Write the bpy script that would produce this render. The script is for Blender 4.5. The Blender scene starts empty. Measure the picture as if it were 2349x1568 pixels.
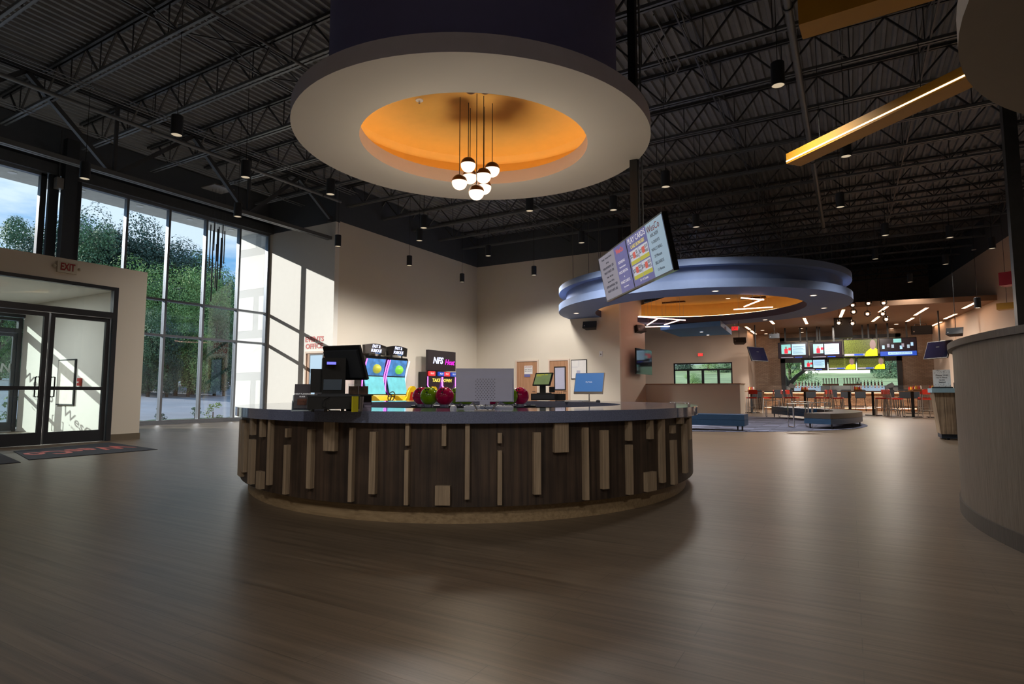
import bpy, bmesh, math, random
from math import sin, cos, pi, radians, atan2, hypot, sqrt
from mathutils import Vector, Matrix
random.seed(7)
SC = bpy.context.scene
COL = SC.collection

# ------------------------------------------------------------------ camera, world, sun, exposure
F, CX, CY = 1350.0, 1174.5, 784.0
TH = math.atan(116/F)
AZ = math.atan(775.5/hypot(F, 116))
cd = bpy.data.cameras.new('camera'); cam = bpy.data.objects.new('camera', cd); COL.objects.link(cam)
cam.location = (0, 0, 1.0); cam.rotation_euler = (pi/2+TH, 0, AZ)
cd.sensor_width = 36; cd.lens = 36*F/2349; cd.clip_end = 600
SC.camera = cam
SC.view_settings.view_transform = 'Standard'; SC.view_settings.look = 'None'
SC.view_settings.gamma = 1; SC.view_settings.use_curve_mapping = False
SC.view_settings.exposure = 0.45
try:
    SC.cycles.max_bounces = 8; SC.cycles.diffuse_bounces = 4; SC.cycles.transparent_max_bounces = 16
    SC.cycles.sample_clamp_indirect = 4; SC.cycles.caustics_reflective = False; SC.cycles.caustics_refractive = False
except Exception: pass

SUN_DIR = Vector((1.57, 1.0, -0.66))
sd = bpy.data.lights.new('sun', 'SUN'); sun = bpy.data.objects.new('sun', sd); COL.objects.link(sun)
sun.rotation_euler = SUN_DIR.to_track_quat('-Z', 'Y').to_euler(); sun.location = (-40, -20, 20)
sd.energy = 5.0; sd.angle = 0.006; sd.color = (1.0, 0.95, 0.88)

W = bpy.data.worlds.new('sky'); SC.world = W; W.use_nodes = True
nt = W.node_tree; N = nt.nodes; L = nt.links; N.clear()
out = N.new('ShaderNodeOutputWorld'); bg = N.new('ShaderNodeBackground'); L.new(bg.outputs[0], out.inputs[0])
tc = N.new('ShaderNodeTexCoord'); mp = N.new('ShaderNodeMapping'); mp.inputs['Scale'].default_value = (1.3, 1.3, 5.0)
L.new(tc.outputs['Generated'], mp.inputs[0])
nz = N.new('ShaderNodeTexNoise'); nz.inputs['Scale'].default_value = 2.6; nz.inputs['Detail'].default_value = 8; nz.inputs['Roughness'].default_value = 0.55
L.new(mp.outputs[0], nz.inputs['Vector'])
cr = N.new('ShaderNodeValToRGB'); cr.color_ramp.elements[0].position = 0.43; cr.color_ramp.elements[1].position = 0.58
cr.color_ramp.elements[0].color = (0.08, 0.19, 0.34, 1); cr.color_ramp.elements[1].color = (0.29, 0.355, 0.42, 1)
L.new(nz.outputs['Fac'], cr.inputs[0]); L.new(cr.outputs[0], bg.inputs[0]); bg.inputs[1].default_value = 2.1

# ------------------------------------------------------------------ pixel -> place helpers (rays through true planes)
def ray(px, py):
    x = px-CX; z = -(py-CY); y = F
    yf = y*cos(TH)-z*sin(TH); zz = y*sin(TH)+z*cos(TH)
    return (x*cos(AZ)-yf*sin(AZ), x*sin(AZ)+yf*cos(AZ), zz)
def onz(px, py, z=0.0):
    r = ray(px, py); t = (z-1)/r[2]; return (t*r[0], t*r[1], z)
def onx(px, py, X):
    r = ray(px, py); t = X/r[0]; return (X, t*r[1], 1+t*r[2])
def ony(px, py, Y):
    r = ray(px, py); t = Y/r[1]; return (t*r[0], Y, 1+t*r[2])
def atd(px, py, d):
    r = ray(px, py); t = d/hypot(r[0], r[1]); return (t*r[0], t*r[1], 1+t*r[2])

# ------------------------------------------------------------------ materials
def lin(c):
    if isinstance(c, (int, float)): c = (c, c, c)
    return tuple((x/255/12.92 if x/255 <= 0.04045 else ((x/255+0.055)/1.055)**2.4) for x in c)
MAT = {}
def P(name, col, rough=0.6, metal=0.0, em=0.0, emcol=None, var=0.06, vscale=6.0, vmap=(1, 1, 1), bump=0.0, bscale=80.0, spec=None, alpha=None):
    m = bpy.data.materials.new(name); m.use_nodes = True; n = m.node_tree.nodes; l = m.node_tree.links
    b = n['Principled BSDF']; c = lin(col)
    b.inputs['Roughness'].default_value = rough; b.inputs['Metallic'].default_value = metal
    if spec is not None: b.inputs['Specular IOR Level'].default_value = spec
    b.inputs['Base Color'].default_value = (*c, 1)
    t = n.new('ShaderNodeTexCoord'); mm = n.new('ShaderNodeMapping'); mm.inputs['Scale'].default_value = vmap
    l.new(t.outputs['Object'], mm.inputs[0])
    if var > 0:
        z = n.new('ShaderNodeTexNoise'); z.inputs['Scale'].default_value = vscale; z.inputs['Detail'].default_value = 4
        l.new(mm.outputs[0], z.inputs['Vector'])
        r = n.new('ShaderNodeValToRGB'); r.color_ramp.elements[0].position = 0.3; r.color_ramp.elements[1].position = 0.7
        r.color_ramp.elements[0].color = (*[x*(1-var) for x in c], 1); r.color_ramp.elements[1].color = (*[min(1, x*(1+var)) for x in c], 1)
        l.new(z.outputs['Fac'], r.inputs[0]); l.new(r.outputs[0], b.inputs['Base Color'])
    if em > 0:
        b.inputs['Emission Color'].default_value = (*lin(emcol or col), 1); b.inputs['Emission Strength'].default_value = em
    if bump > 0:
        z2 = n.new('ShaderNodeTexNoise'); z2.inputs['Scale'].default_value = bscale; l.new(mm.outputs[0], z2.inputs['Vector'])
        bp = n.new('ShaderNodeBump'); bp.inputs['Strength'].default_value = bump; bp.inputs['Distance'].default_value = 0.02
        l.new(z2.outputs['Fac'], bp.inputs['Height']); l.new(bp.outputs[0], b.inputs['Normal'])
    MAT[name] = m; return m
def glass(name, tint=(0.90, 0.95, 0.96), ior=1.45):
    m = bpy.data.materials.new(name); m.use_nodes = True; n = m.node_tree.nodes; l = m.node_tree.links
    n.remove(n['Principled BSDF']); o = n['Material Output']
    tr = n.new('ShaderNodeBsdfTransparent'); tr.inputs[0].default_value = (*tint, 1)
    gl = n.new('ShaderNodeBsdfGlossy'); gl.inputs['Roughness'].default_value = 0.02
    fr = n.new('ShaderNodeFresnel'); fr.inputs[0].default_value = ior
    mx = n.new('ShaderNodeMixShader'); l.new(fr.outputs[0], mx.inputs[0]); l.new(tr.outputs[0], mx.inputs[1]); l.new(gl.outputs[0], mx.inputs[2])
    l.new(mx.outputs[0], o.inputs[0]); MAT[name] = m; return m
def wood(name, c1, c2, rough=0.45, axis='z', scale=3.0, knots=0.0, plank=None, bump=0.05):
    """streaky grain along AXIS, two tones"""
    m = bpy.data.materials.new(name); m.use_nodes = True; n = m.node_tree.nodes; l = m.node_tree.links
    b = n['Principled BSDF']; b.inputs['Roughness'].default_value = rough
    if plank: b.inputs['Specular IOR Level'].default_value = 0.6
    t = n.new('ShaderNodeTexCoord'); mm = n.new('ShaderNodeMapping'); l.new(t.outputs['Object'], mm.inputs[0])
    s = {'x': (scale*0.12, scale*4, scale*4), 'y': (scale*4, scale*0.12, scale*4), 'z': (scale*4, scale*4, scale*0.12)}[axis]
    mm.inputs['Scale'].default_value = s
    z = n.new('ShaderNodeTexNoise'); z.inputs['Scale'].default_value = 4; z.inputs['Detail'].default_value = 7; z.inputs['Roughness'].default_value = 0.65; z.inputs['Distortion'].default_value = 0.25
    l.new(mm.outputs[0], z.inputs['Vector'])
    r = n.new('ShaderNodeValToRGB'); r.color_ramp.elements[0].position = 0.36; r.color_ramp.elements[1].position = 0.64
    r.color_ramp.elements[0].color = (*lin(c1), 1); r.color_ramp.elements[1].color = (*lin(c2), 1)
    l.new(z.outputs['Fac'], r.inputs[0]); last = r.outputs[0]
    if knots > 0:
        z3 = n.new('ShaderNodeTexNoise'); z3.inputs['Scale'].default_value = 2.6; z3.inputs['Detail'].default_value = 3; l.new(t.outputs['Object'], z3.inputs['Vector'])
        r3 = n.new('ShaderNodeValToRGB'); r3.color_ramp.elements[0].position = 0.38; r3.color_ramp.elements[1].position = 0.62
        r3.color_ramp.elements[0].color = (1-knots, 1-knots, 1-knots, 1); r3.color_ramp.elements[1].color = (1, 1, 1, 1)
        mx = n.new('ShaderNodeMix'); mx.data_type = 'RGBA'; mx.blend_type = 'MULTIPLY'; mx.inputs[0].default_value = 1
        l.new(z3.outputs['Fac'], r3.inputs[0]); l.new(last, mx.inputs[6]); l.new(r3.outputs[0], mx.inputs[7]); last = mx.outputs[2]
    if plank:
        br = n.new('ShaderNodeTexBrick'); br.inputs['Scale'].default_value = 1
        mp2 = n.new('ShaderNodeMapping'); mp2.inputs['Rotation'].default_value = (0, 0, plank[2]); l.new(t.outputs['Object'], mp2.inputs[0]); l.new(mp2.outputs[0], br.inputs['Vector'])
        br.inputs['Brick Width'].default_value = plank[0]; br.inputs['Row Height'].default_value = plank[1]; br.inputs['Mortar Size'].default_value = 0.002
        br.inputs['Color1'].default_value = (0.86, 0.86, 0.86, 1); br.inputs['Color2'].default_value = (1.0, 1.0, 1.0, 1); br.inputs['Mortar'].default_value = (0.6, 0.6, 0.6, 1)
        mx = n.new('ShaderNodeMix'); mx.data_type = 'RGBA'; mx.blend_type = 'MULTIPLY'; mx.inputs[0].default_value = 1
        l.new(last, mx.inputs[6]); l.new(br.outputs[0], mx.inputs[7]); last = mx.outputs[2]
    l.new(last, b.inputs['Base Color'])
    if bump > 0:
        bp = n.new('ShaderNodeBump'); bp.inputs['Strength'].default_value = bump*4; bp.inputs['Distance'].default_value = 0.01
        l.new(z.outputs['Fac'], bp.inputs['Height']); l.new(bp.outputs[0], b.inputs['Normal'])
    MAT[name] = m; return m
def brick(name, c1, c2, mortar, w=0.22, h=0.075, rough=0.8, vert=True):
    m = bpy.data.materials.new(name); m.use_nodes = True; n = m.node_tree.nodes; l = m.node_tree.links
    b = n['Principled BSDF']; b.inputs['Roughness'].default_value = rough
    t = n.new('ShaderNodeTexCoord'); br = n.new('ShaderNodeTexBrick'); br.inputs['Scale'].default_value = 1
    mp = n.new('ShaderNodeMapping'); l.new(t.outputs['Object'], mp.inputs[0])
    if vert: mp.inputs['Rotation'].default_value = (-pi/2, 0, 0)
    l.new(mp.outputs[0], br.inputs['Vector'])
    br.inputs['Brick Width'].default_value = w; br.inputs['Row Height'].default_value = h; br.inputs['Mortar Size'].default_value = h*0.1
    br.inputs['Color1'].default_value = (*lin(c1), 1); br.inputs['Color2'].default_value = (*lin(c2), 1); br.inputs['Mortar'].default_value = (*lin(mortar), 1)
    l.new(br.outputs[0], b.inputs['Base Color'])
    bp = n.new('ShaderNodeBump'); bp.inputs['Strength'].default_value = 0.5; bp.invert = True; bp.inputs['Distance'].default_value = 0.01
    l.new(br.outputs['Fac'], bp.inputs['Height']); l.new(bp.outputs[0], b.inputs['Normal'])
    MAT[name] = m; return m

P('wall_cream', (224, 216, 201), 0.75, var=0.015, vscale=1.0)
P('wall_white', (232, 230, 224), 0.7, var=0.01)
P('wall_peach', (222, 204, 188), 0.75, var=0.015, vscale=1.0)
P('wall_black', (74, 80, 88), 0.8, var=0.04)
P('deck_black', (124, 128, 132), 0.6, var=0.12, vscale=3)
P('steel_black', (66, 69, 73), 0.42, 0.0, var=0.1, vscale=8)
P('steel_grey', (98, 103, 108), 0.35, 0.1, var=0.08)
P('pipe_grey', (105, 108, 110), 0.4, 0.2, var=0.05)
P('alum_dark', (52, 55, 60), 0.35, 0.3, var=0.04)
P('alum_mull', (118, 124, 132), 0.3, 0.5, var=0.04)
P('baseboard', (110, 98, 80), 0.6)
P('black', (20, 21, 23), 0.45, var=0.05)
P('black_gloss', (16, 17, 19), 0.15, var=0.02)
P('charcoal', (44, 48, 54), 0.5, var=0.05)
P('navy', (27, 60, 92), 0.4, var=0.12, vscale=12, bump=0.05)
P('navy_light', (44, 84, 122), 0.35, var=0.1, vscale=12)
P('brown_vinyl', (60, 52, 47), 0.38, var=0.1, vscale=12)
P('stool_black', (38, 44, 52), 0.45, var=0.08, vscale=12)
P('red_vinyl', (190, 45, 28), 0.35, var=0.08)
P('red_metal', (170, 42, 30), 0.35, 0.2, var=0.08)
P('chrome', (200, 200, 205), 0.12, 1.0, var=0.0)
P('brushed', (165, 160, 155), 0.35, 0.7, var=0.05)
P('white_plastic', (225, 225, 228), 0.4, var=0.02)
P('grey_plastic', (186, 188, 212), 0.4, var=0.02)
P('vent_dark', (110, 112, 128), 0.6, var=0.02)
P('white', (236, 236, 236), 0.5, var=0.02)
P('bronze', (92, 66, 52), 0.3, 0.75, var=0.08)
P('rope_black', (14, 14, 14), 0.6, var=0.0)
P('drum_navy', (110, 112, 168), 0.6, var=0.03)
P('ring_purple', (204, 204, 226), 0.65, var=0.03)
P('ring_cream', (222, 217, 204), 0.75, var=0.03, vscale=0.8)
P('ring_peach', (206, 180, 160), 0.7, var=0.02)
P('cove_gold', (222, 170, 82), 0.65, var=0.03)
P('beam_gold', (186, 134, 36), 0.5, var=0.05)
P('blue_ring', (112, 132, 172), 0.7, var=0.03)
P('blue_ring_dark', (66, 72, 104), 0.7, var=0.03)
P('blue_cloud', (70, 130, 200), 0.7, var=0.03)
P('soffit_brown', (148, 114, 88), 0.75, var=0.03)
P('soffit_face', (120, 98, 80), 0.75, var=0.03)
P('ring_taupe', (146, 138, 126), 0.75, var=0.02)
P('red_beam', (190, 40, 60), 0.5)
P('concrete', (210, 210, 205), 0.8, var=0.06)
P('asphalt', (134, 140, 152), 0.9, var=0.12, vscale=0.5)
P('bark', (70, 58, 48), 0.9, var=0.2)
P('leaf_dark', (66, 90, 78), 0.7, var=0.45, vscale=0.8)
P('leaf_mid', (94, 124, 90), 0.7, var=0.45, vscale=0.8)
P('leaf_bright', (122, 156, 92), 0.7, var=0.4, vscale=1.5)
P('lawn', (138, 156, 112), 0.9, var=0.35, vscale=0.5, vmap=(0.4, 1.6, 1))
P('forest_floor', (60, 84, 62), 0.95, var=0.4, vscale=0.6)
P('roof_shingle', (96, 98, 120), 0.85, var=0.1)
P('purple_ball', (190, 16, 82), 0.07, var=0.35, vscale=9)
P('green_ball', (122, 168, 22), 0.07, var=0.4, vscale=9)
P('yellow_plastic', (238, 196, 16), 0.3, var=0.03)
P('green_plastic', (110, 210, 40), 0.3, var=0.03)
P('teal_plastic', (90, 180, 200), 0.3)
P('amber', (170, 84, 20), 0.12, var=0.2)
P('bottle_green', (24, 60, 34), 0.1)
P('bottle_clear', (170, 178, 184), 0.08)
P('ketchup', (170, 24, 16), 0.3)
P('mustard', (210, 160, 30), 0.3)
P('paper', (236, 232, 222), 0.6)
P('kraft', (176, 150, 110), 0.8)
P('brown_stuff', (110, 66, 48), 0.7, var=0.4, vscale=60)
P('lilac_card', (150, 140, 160), 0.6)
P('lanyard', (220, 210, 30), 0.6)
P('neon_pink', (255, 120, 255), 0.5, em=2.2, emcol=(215, 90, 255), var=0)
P('neon_white', (190, 220, 255), 0.5, em=1.6, emcol=(150, 200, 255), var=0)
P('text_coral', (196, 96, 92), 0.6, var=0)
P('text_red', (150, 40, 38), 0.6, var=0)
P('text_white', (235, 235, 235), 0.6, em=0.35, var=0)
P('text_yellow', (225, 210, 90), 0.6, em=0.5, var=0)
P('text_dark', (52, 56, 70), 0.6, var=0)
P('text_magenta', (235, 30, 215), 0.6, em=1.1, var=0)
P('text_neon', (205, 215, 255), 0.6, em=1.0, var=0)
P('text_black', (25, 25, 28), 0.6, var=0)
P('exit_red', (235, 40, 40), 0.5, em=1.2, emcol=(240, 40, 45), var=0)
P('exit_face', (205, 198, 178), 0.5, var=0)
P('globe_lit', (255, 232, 205), 0.5, em=1.5, emcol=(255, 225, 195), var=0)
P('lamp_lit', (255, 226, 195), 0.5, em=3.5, emcol=(255, 215, 180), var=0)
P('lamp_dim', (205, 200, 180), 0.5, em=0.35, emcol=(255, 235, 200), var=0)
P('led_line', (255, 220, 190), 0.5, em=6.0, emcol=(255, 196, 150), var=0)
P('led_soft', (255, 220, 170), 0.5, em=1.6, emcol=(255, 225, 180), var=0)
P('cover_blue', (74, 88, 104), 0.4)
P('led_bar', (255, 225, 215), 0.5, em=4.0, emcol=(255, 195, 180), var=0)
P('cove_strip', (255, 200, 120), 0.5, em=4.8, emcol=(255, 224, 175), var=0)
P('bar_glow', (255, 200, 150), 0.5, em=5.0, emcol=(255, 196, 150), var=0)
P('vfd_blue', (110, 110, 255), 0.4, em=1.2, emcol=(105, 105, 240), var=0)
P('screen_blue', (60, 110, 170), 0.3, em=0.5, emcol=(70, 115, 175), var=0)
P('screen_lightblue', (150, 190, 220), 0.3, em=0.7, emcol=(140, 180, 215), var=0)
P('screen_violet', (90, 92, 150), 0.3, em=0.34, emcol=(92, 96, 160), var=0.1)
P('screen_grey', (140, 142, 160), 0.3, em=0.26, emcol=(140, 142, 165), var=0)
P('screen_pale', (150, 175, 195), 0.3, em=0.36, emcol=(150, 180, 205), var=0)
P('screen_box', (190, 196, 210), 0.4, em=0.38, emcol=(190, 198, 215), var=0)
P('screen_yellow', (180, 180, 60), 0.4, em=0.3, emcol=(190, 190, 70), var=0)
P('screen_red', (200, 90, 80), 0.4, em=0.34, emcol=(205, 95, 85), var=0)
P('screen_dark', (26, 18, 26), 0.25, em=0.06, emcol=(60, 40, 60), var=0)
P('screen_olive', (120, 138, 96), 0.3, em=0.35, emcol=(120, 140, 95), var=0.15)
P('screen_aqua', (90, 160, 170), 0.3, em=0.7, emcol=(90, 165, 175), var=0.3, vscale=4)
P('screen_game', (60, 110, 170), 0.3, em=0.5, emcol=(70, 120, 180), var=0.5, vscale=5)
P('screen_green', (110, 190, 60), 0.3, em=0.6, emcol=(110, 190, 60), var=0.3)
P('screen_crowd', (72, 80, 32), 0.3, em=0.28, emcol=(84, 92, 34), var=0.8, vscale=24)
P('screen_shirt', (215, 220, 20), 0.3, em=0.8, emcol=(210, 220, 15), var=0)
P('screen_skin', (120, 100, 100), 0.3, em=0.45, emcol=(140, 115, 112), var=0)
P('screen_navy', (30, 60, 150), 0.3, em=0.6, emcol=(30, 70, 170), var=0)
P('screen_jersey', (200, 30, 50), 0.3, em=0.6, emcol=(210, 30, 55), var=0)
P('screen_field', (120, 185, 185), 0.3, em=0.6, emcol=(110, 180, 180), var=0)
P('tv_off', (14, 16, 34), 0.06, var=0.0)
P('carpet', (60, 64, 84), 0.95, var=0.5, vscale=2.5, vmap=(1, 3.5, 1))
P('mat_navy', (36, 42, 54), 0.9, var=0.15, vscale=20)
P('host_blue', (150, 186, 205), 0.5)
P('host_base', (34, 48, 66), 0.5)
P('clear_plastic', (190, 205, 215), 0.15, var=0.0)
P('counter_quartz', (112, 120, 148), 0.07, var=0.25, vscale=160)
P('table_wood', (140, 100, 62), 0.45, var=0.15, vscale=5, vmap=(1, 8, 8))
glass('glass', (0.97, 0.985, 0.99)); glass('glass_door', (0.92, 0.965, 0.955)); glass('glass_globe', (0.95, 0.93, 0.9), 1.3)
wood('floor_wood', (92, 79, 65), (118, 102, 85), 0.37, 'x', 1.6, plank=(1.2, 0.16, 0.0), bump=0.03)
wood('counter_panel', (52, 40, 33), (88, 70, 56), 0.55, 'z', 1.6, knots=0.45)
wood('slat_oak', (140, 122, 100), (176, 154, 128), 0.5, 'z', 5)
wood('plinth_oak', (140, 118, 88), (168, 144, 110), 0.5, 'x', 3)
wood('laminate_grey', (110, 102, 94), (140, 130, 120), 0.45, 'z', 7)
wood('cap_grey', (66, 62, 58), (80, 74, 68), 0.4, 'z', 4)
wood('door_wood', (168, 124, 92), (190, 146, 112), 0.5, 'z', 2)
wood('host_plank', (120, 100, 80), (188, 166, 140), 0.6, 'z', 1.6, knots=0.35)
brick('brick_wall', (150, 130, 115), (168, 148, 132), (122, 107, 96))
brick('brick_bar', (150, 112, 84), (186, 142, 106), (110, 84, 64))
brick('carpet_tile', (40, 43, 58), (128, 134, 162), (72, 76, 100), 0.95, 0.26, 0.95, vert=False)
brick('block_white', (226, 224, 218), (230, 228, 222), (196, 196, 192), 3.0, 1.6, 0.7)

# ------------------------------------------------------------------ mesh builder
class MB:
    def __init__(s): s.v = []; s.f = []
    def add(s, v, f):
        o = len(s.v); s.v += [tuple(p) for p in v]; s.f += [tuple(i+o for i in q) for q in f]; return s
    def box(s, x0, x1, y0, y1, z0, z1):
        v = [(x0,y0,z0),(x1,y0,z0),(x1,y1,z0),(x0,y1,z0),(x0,y0,z1),(x1,y0,z1),(x1,y1,z1),(x0,y1,z1)]
        return s.add(v, [(0,3,2,1),(4,5,6,7),(0,1,5,4),(1,2,6,5),(2,3,7,6),(3,0,4,7)])
    def obox(s, c, sx, sy, sz, M=None):
        """box centred on c, half sizes given, turned by a 3x3 matrix"""
        M = M or Matrix.Identity(3); c = Vector(c); v = []
        for a, b, d in ((-1,-1,-1),(1,-1,-1),(1,1,-1),(-1,1,-1),(-1,-1,1),(1,-1,1),(1,1,1),(-1,1,1)):
            v.append(c+M@Vector((a*sx, b*sy, d*sz)))
        return s.add(v, [(0,3,2,1),(4,5,6,7),(0,1,5,4),(1,2,6,5),(2,3,7,6),(3,0,4,7)])
    def bar(s, p, q, w, h=None, up=(0,0,1)):
        """rectangular bar from p to q"""
        h = h or w; p = Vector(p); q = Vector(q); d = (q-p); ln = d.length; d.normalize()
        u = Vector(up)
        if abs(d.dot(u)) > 0.98: u = Vector((1, 0, 0))
        a = d.cross(u).normalized(); b = a.cross(d).normalized()
        v = []
        for e in (p, q):
            for i, j in ((-1,-1),(1,-1),(1,1),(-1,1)): v.append(e+a*(i*w/2)+b*(j*h/2))
        return s.add(v, [(0,1,2,3),(7,6,5,4),(0,4,5,1),(1,5,6,2),(2,6,7,3),(3,7,4,0)])
    def tube(s, pts, r, n=8, caps=True):
        pts = [Vector(p) for p in pts]; rs = r if isinstance(r, (list, tuple)) else [r]*len(pts); base = len(s.v); prev = None
        for i, p in enumerate(pts):
            d = (pts[min(i+1, len(pts)-1)]-pts[max(i-1, 0)]).normalized()
            if prev is None:
                u = Vector((0,0,1)) if abs(d.z) < 0.9 else Vector((1,0,0)); a = d.cross(u).normalized()
            else: a = (prev-d*prev.dot(d)).normalized()
            prev = a; b = d.cross(a)
            for k in range(n):
                t = 2*pi*k/n; s.v.append(tuple(p+(a*cos(t)+b*sin(t))*rs[i]))
        for i in range(len(pts)-1):
            for k in range(n):
                k2 = (k+1) % n; o = base+i*n; s.f.append((o+k, o+k2, o+n+k2, o+n+k))
        if caps:
            s.f.append(tuple(base+k for k in reversed(range(n)))); o = base+(len(pts)-1)*n; s.f.append(tuple(o+k for k in range(n)))
        return s
    def cyl(s, x, y, z0, z1, r, n=20): return s.tube([(x, y, z0), (x, y, z1)], r, n)
    def lathe(s, prof, c=(0,0,0), n=32, sx=1.0, sy=1.0, ang=0.0, closed=False):
        """prof [(r,z)], optional elliptic scaling sx,sy turned by ang"""
        base = len(s.v); m = len(prof)
        for k in range(n):
            t = 2*pi*k/n; 
            for r, z in prof:
                x = r*cos(t)*sx; y = r*sin(t)*sy
                s.v.append((c[0]+x*cos(ang)-y*sin(ang), c[1]+x*sin(ang)+y*cos(ang), c[2]+z))
        rng = m if closed else m-1
        for k in range(n):
            k2 = (k+1) % n
            for i in range(rng):
                j = (i+1) % m; s.f.append((base+k*m+i, base+k2*m+i, base+k2*m+j, base+k*m+j))
        return s
    def sphere(s, c, r, n=20, m=12, z0=-1.0, z1=1.0):
        a0 = math.asin(z0); a1 = math.asin(z1)
        return s.lathe([(max(1e-4, r*cos(a0+(a1-a0)*i/m)), r*sin(a0+(a1-a0)*i/m)) for i in range(m+1)], c, n)
    def prism(s, poly, o, ux, uy, d):
        """flat polygon (2-D) in plane o+x*ux+y*uy, pushed along vector d"""
        o = Vector(o); ux = Vector(ux); uy = Vector(uy); d = Vector(d); n = len(poly)
        v = [o+ux*x+uy*y for x, y in poly]; v += [p+d for p in v]
        f = [tuple(range(n)), tuple(reversed(range(n, 2*n)))]+[(i, n+i, n+(i+1) % n, (i+1) % n) for i in range(n)]
        return s.add(v, f)
    def quad(s, a, b, c, d): return s.add([a, b, c, d], [(0,1,2,3)])
    def xf(s, M):
        s.v = [tuple(M@Vector(p)) for p in s.v]; return s
    def build(s, name, mat, parent=None, smooth=False, off=None, fix=True):
        me = bpy.data.meshes.new(name)
        v = s.v if off is None else [(p[0]-off[0], p[1]-off[1], p[2]-off[2]) for p in s.v]
        me.from_pydata(v, [], s.f); 
        if fix:
            bm = bmesh.new(); bm.from_mesh(me); bmesh.ops.recalc_face_normals(bm, faces=bm.faces); bm.to_mesh(me); bm.free()
        me.materials.append(MAT[mat]); 
        if smooth:
            me.polygons.foreach_set('use_smooth', [True]*len(me.polygons))
            try: me.set_sharp_from_angle(angle=radians(35))
            except Exception: pass
        me.update()
        o = bpy.data.objects.new(name, me); COL.objects.link(o)
        if parent is not None: o.parent = parent
        return o
def tag(o, label=None, cat=None, group=None, kind=None):
    if label: o['label'] = label
    if cat: o['category'] = cat
    if group: o['group'] = group
    if kind: o['kind'] = kind
    return o
def thing(name, label, cat, loc=(0,0,0), rz=0.0, group=None, rot=None, kind=None):
    o = bpy.data.objects.new(name, None); o.empty_display_size = 0.1; COL.objects.link(o)
    o.location = loc; o.rotation_euler = rot if rot else (0, 0, rz); return tag(o, label, cat, group, kind)
def struct(o, label=None): 
    o['kind'] = 'structure'
    if label: o['label'] = label
    return o
def one(mb, name, mat, label, cat, group=None, smooth=False, base=None):
    """a thing that is one mesh, origin moved to its base"""
    if base is None:
        xs = [p[0] for p in mb.v]; ys = [p[1] for p in mb.v]; zs = [p[2] for p in mb.v]
        base = ((min(xs)+max(xs))/2, (min(ys)+max(ys))/2, min(zs))
    o = mb.build(name, mat, smooth=smooth, off=base); o.location = base; return tag(o, label, cat, group)
def dup(root, loc, rz=None, label=None, group=None, scale=None):
    r = root.copy(); COL.objects.link(r); r.location = loc
    if rz is not None: r.rotation_euler = (0, 0, rz)
    if label: r['label'] = label
    if group: r['group'] = group
    if scale: r.scale = scale
    for ch in list(root.children):
        c = ch.copy(); COL.objects.link(c); c.parent = r
        for g in ch.children:
            d = g.copy(); COL.objects.link(d); d.parent = c
    return r
def text(s, size, o, ux, uy, mat, name='lettering', parent=None, ext=0.002, align='CENTER', wid=None, shear=0.0, bold=0.0):
    cu = bpy.data.curves.new('t', 'FONT'); cu.body = s; cu.size = size; cu.align_x = align; cu.align_y = 'CENTER'; cu.extrude = ext; cu.resolution_u = 2; cu.shear = shear; cu.offset = bold
    cu.space_line = 1.0
    t = bpy.data.objects.new('t', cu); COL.objects.link(t)
    dg = bpy.context.evaluated_depsgraph_get(); me = bpy.data.meshes.new_from_object(t.evaluated_get(dg))
    bpy.data.objects.remove(t); bpy.data.curves.remove(cu)
    ux = Vector(ux).normalized(); uy = Vector(uy).normalized(); n = ux.cross(uy)
    k = 1.0
    if wid and len(me.vertices):
        xs = [v.co.x for v in me.vertices]; k = wid/(max(xs)-min(xs))
    o = Vector(o)
    for v in me.vertices: v.co = o+ux*(v.co.x*k)+uy*v.co.y+n*v.co.z
    me.materials.clear(); me.materials.append(MAT[mat]); me.name = name
    ob = bpy.data.objects.new(name, me); COL.objects.link(ob)
    if parent is not None: ob.parent = parent
    return ob
X = Vector((1,0,0)); Y = Vector((0,1,0)); Z = Vector((0,0,1))
# ================================================================== the building
XW = -18.96; XA = -15.38; XT = -8.26; YE = 14.45; YB = 23.48; YH = 27.0; YF = 38.0; YK = 41.0; ZD = 8.43; ZP = 6.97
struct(MB().box(-20.0, 11.0, -8.2, 41.3, -0.12, 0.0).build('floor', 'floor_wood'))
# roof deck: trapezoid flutes running along Y
mb = MB(); x = -19.1; per = 0.2; pr = []
while x < 11.0:
    pr += [(x, ZD), (x+0.06, ZD), (x+0.085, ZD+0.06), (x+0.175, ZD+0.06)]; x += per
for i in range(len(pr)-1):
    a, b = pr[i], pr[i+1]; mb.quad((a[0], -8.2, a[1]), (b[0], -8.2, b[1]), (b[0], 41.3, b[1]), (a[0], 41.3, a[1]))
mb.box(-21.0, 11.2, -8.4, 41.5, ZD+0.07, ZD+0.4)
struct(mb.build('ceiling', 'deck_black', fix=False))

def wall(name, x0, x1, y0, y1, z0, z1, mat): return struct(MB().box(x0, x1, y0, y1, z0, z1).build(name, mat))
wall('wall_left', XW-0.25, XW, -8, 1.9, 0, ZD, 'wall_cream')
wall('wall_left_upper', XW-0.25, XW, 1.9, YE, 6.95, ZD, 'wall_black')
wall('wall_left_return', XW+0.02, XA, YE, YE+0.2, 0, ZP, 'wall_white')
wall('wall_left_return_upper', XW+0.0, XA, YE, YE+0.2, ZP, ZD, 'wall_black')
wall('wall_back_left', XA-0.2, XA, YE+0.2, YB, 0, 7.02, 'wall_cream')
wall('wall_back_left_upper', XA-0.2, XA, YE+0.2, YB, 7.02, ZD, 'wall_black')
wall('wall_back', XA-0.2, XT, YB, YB+0.2, 0, 7.02, 'wall_cream')
wall('wall_back_upper', XA-0.2, XT, YB, YB+0.2, 7.02, ZD, 'wall_black')
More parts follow.
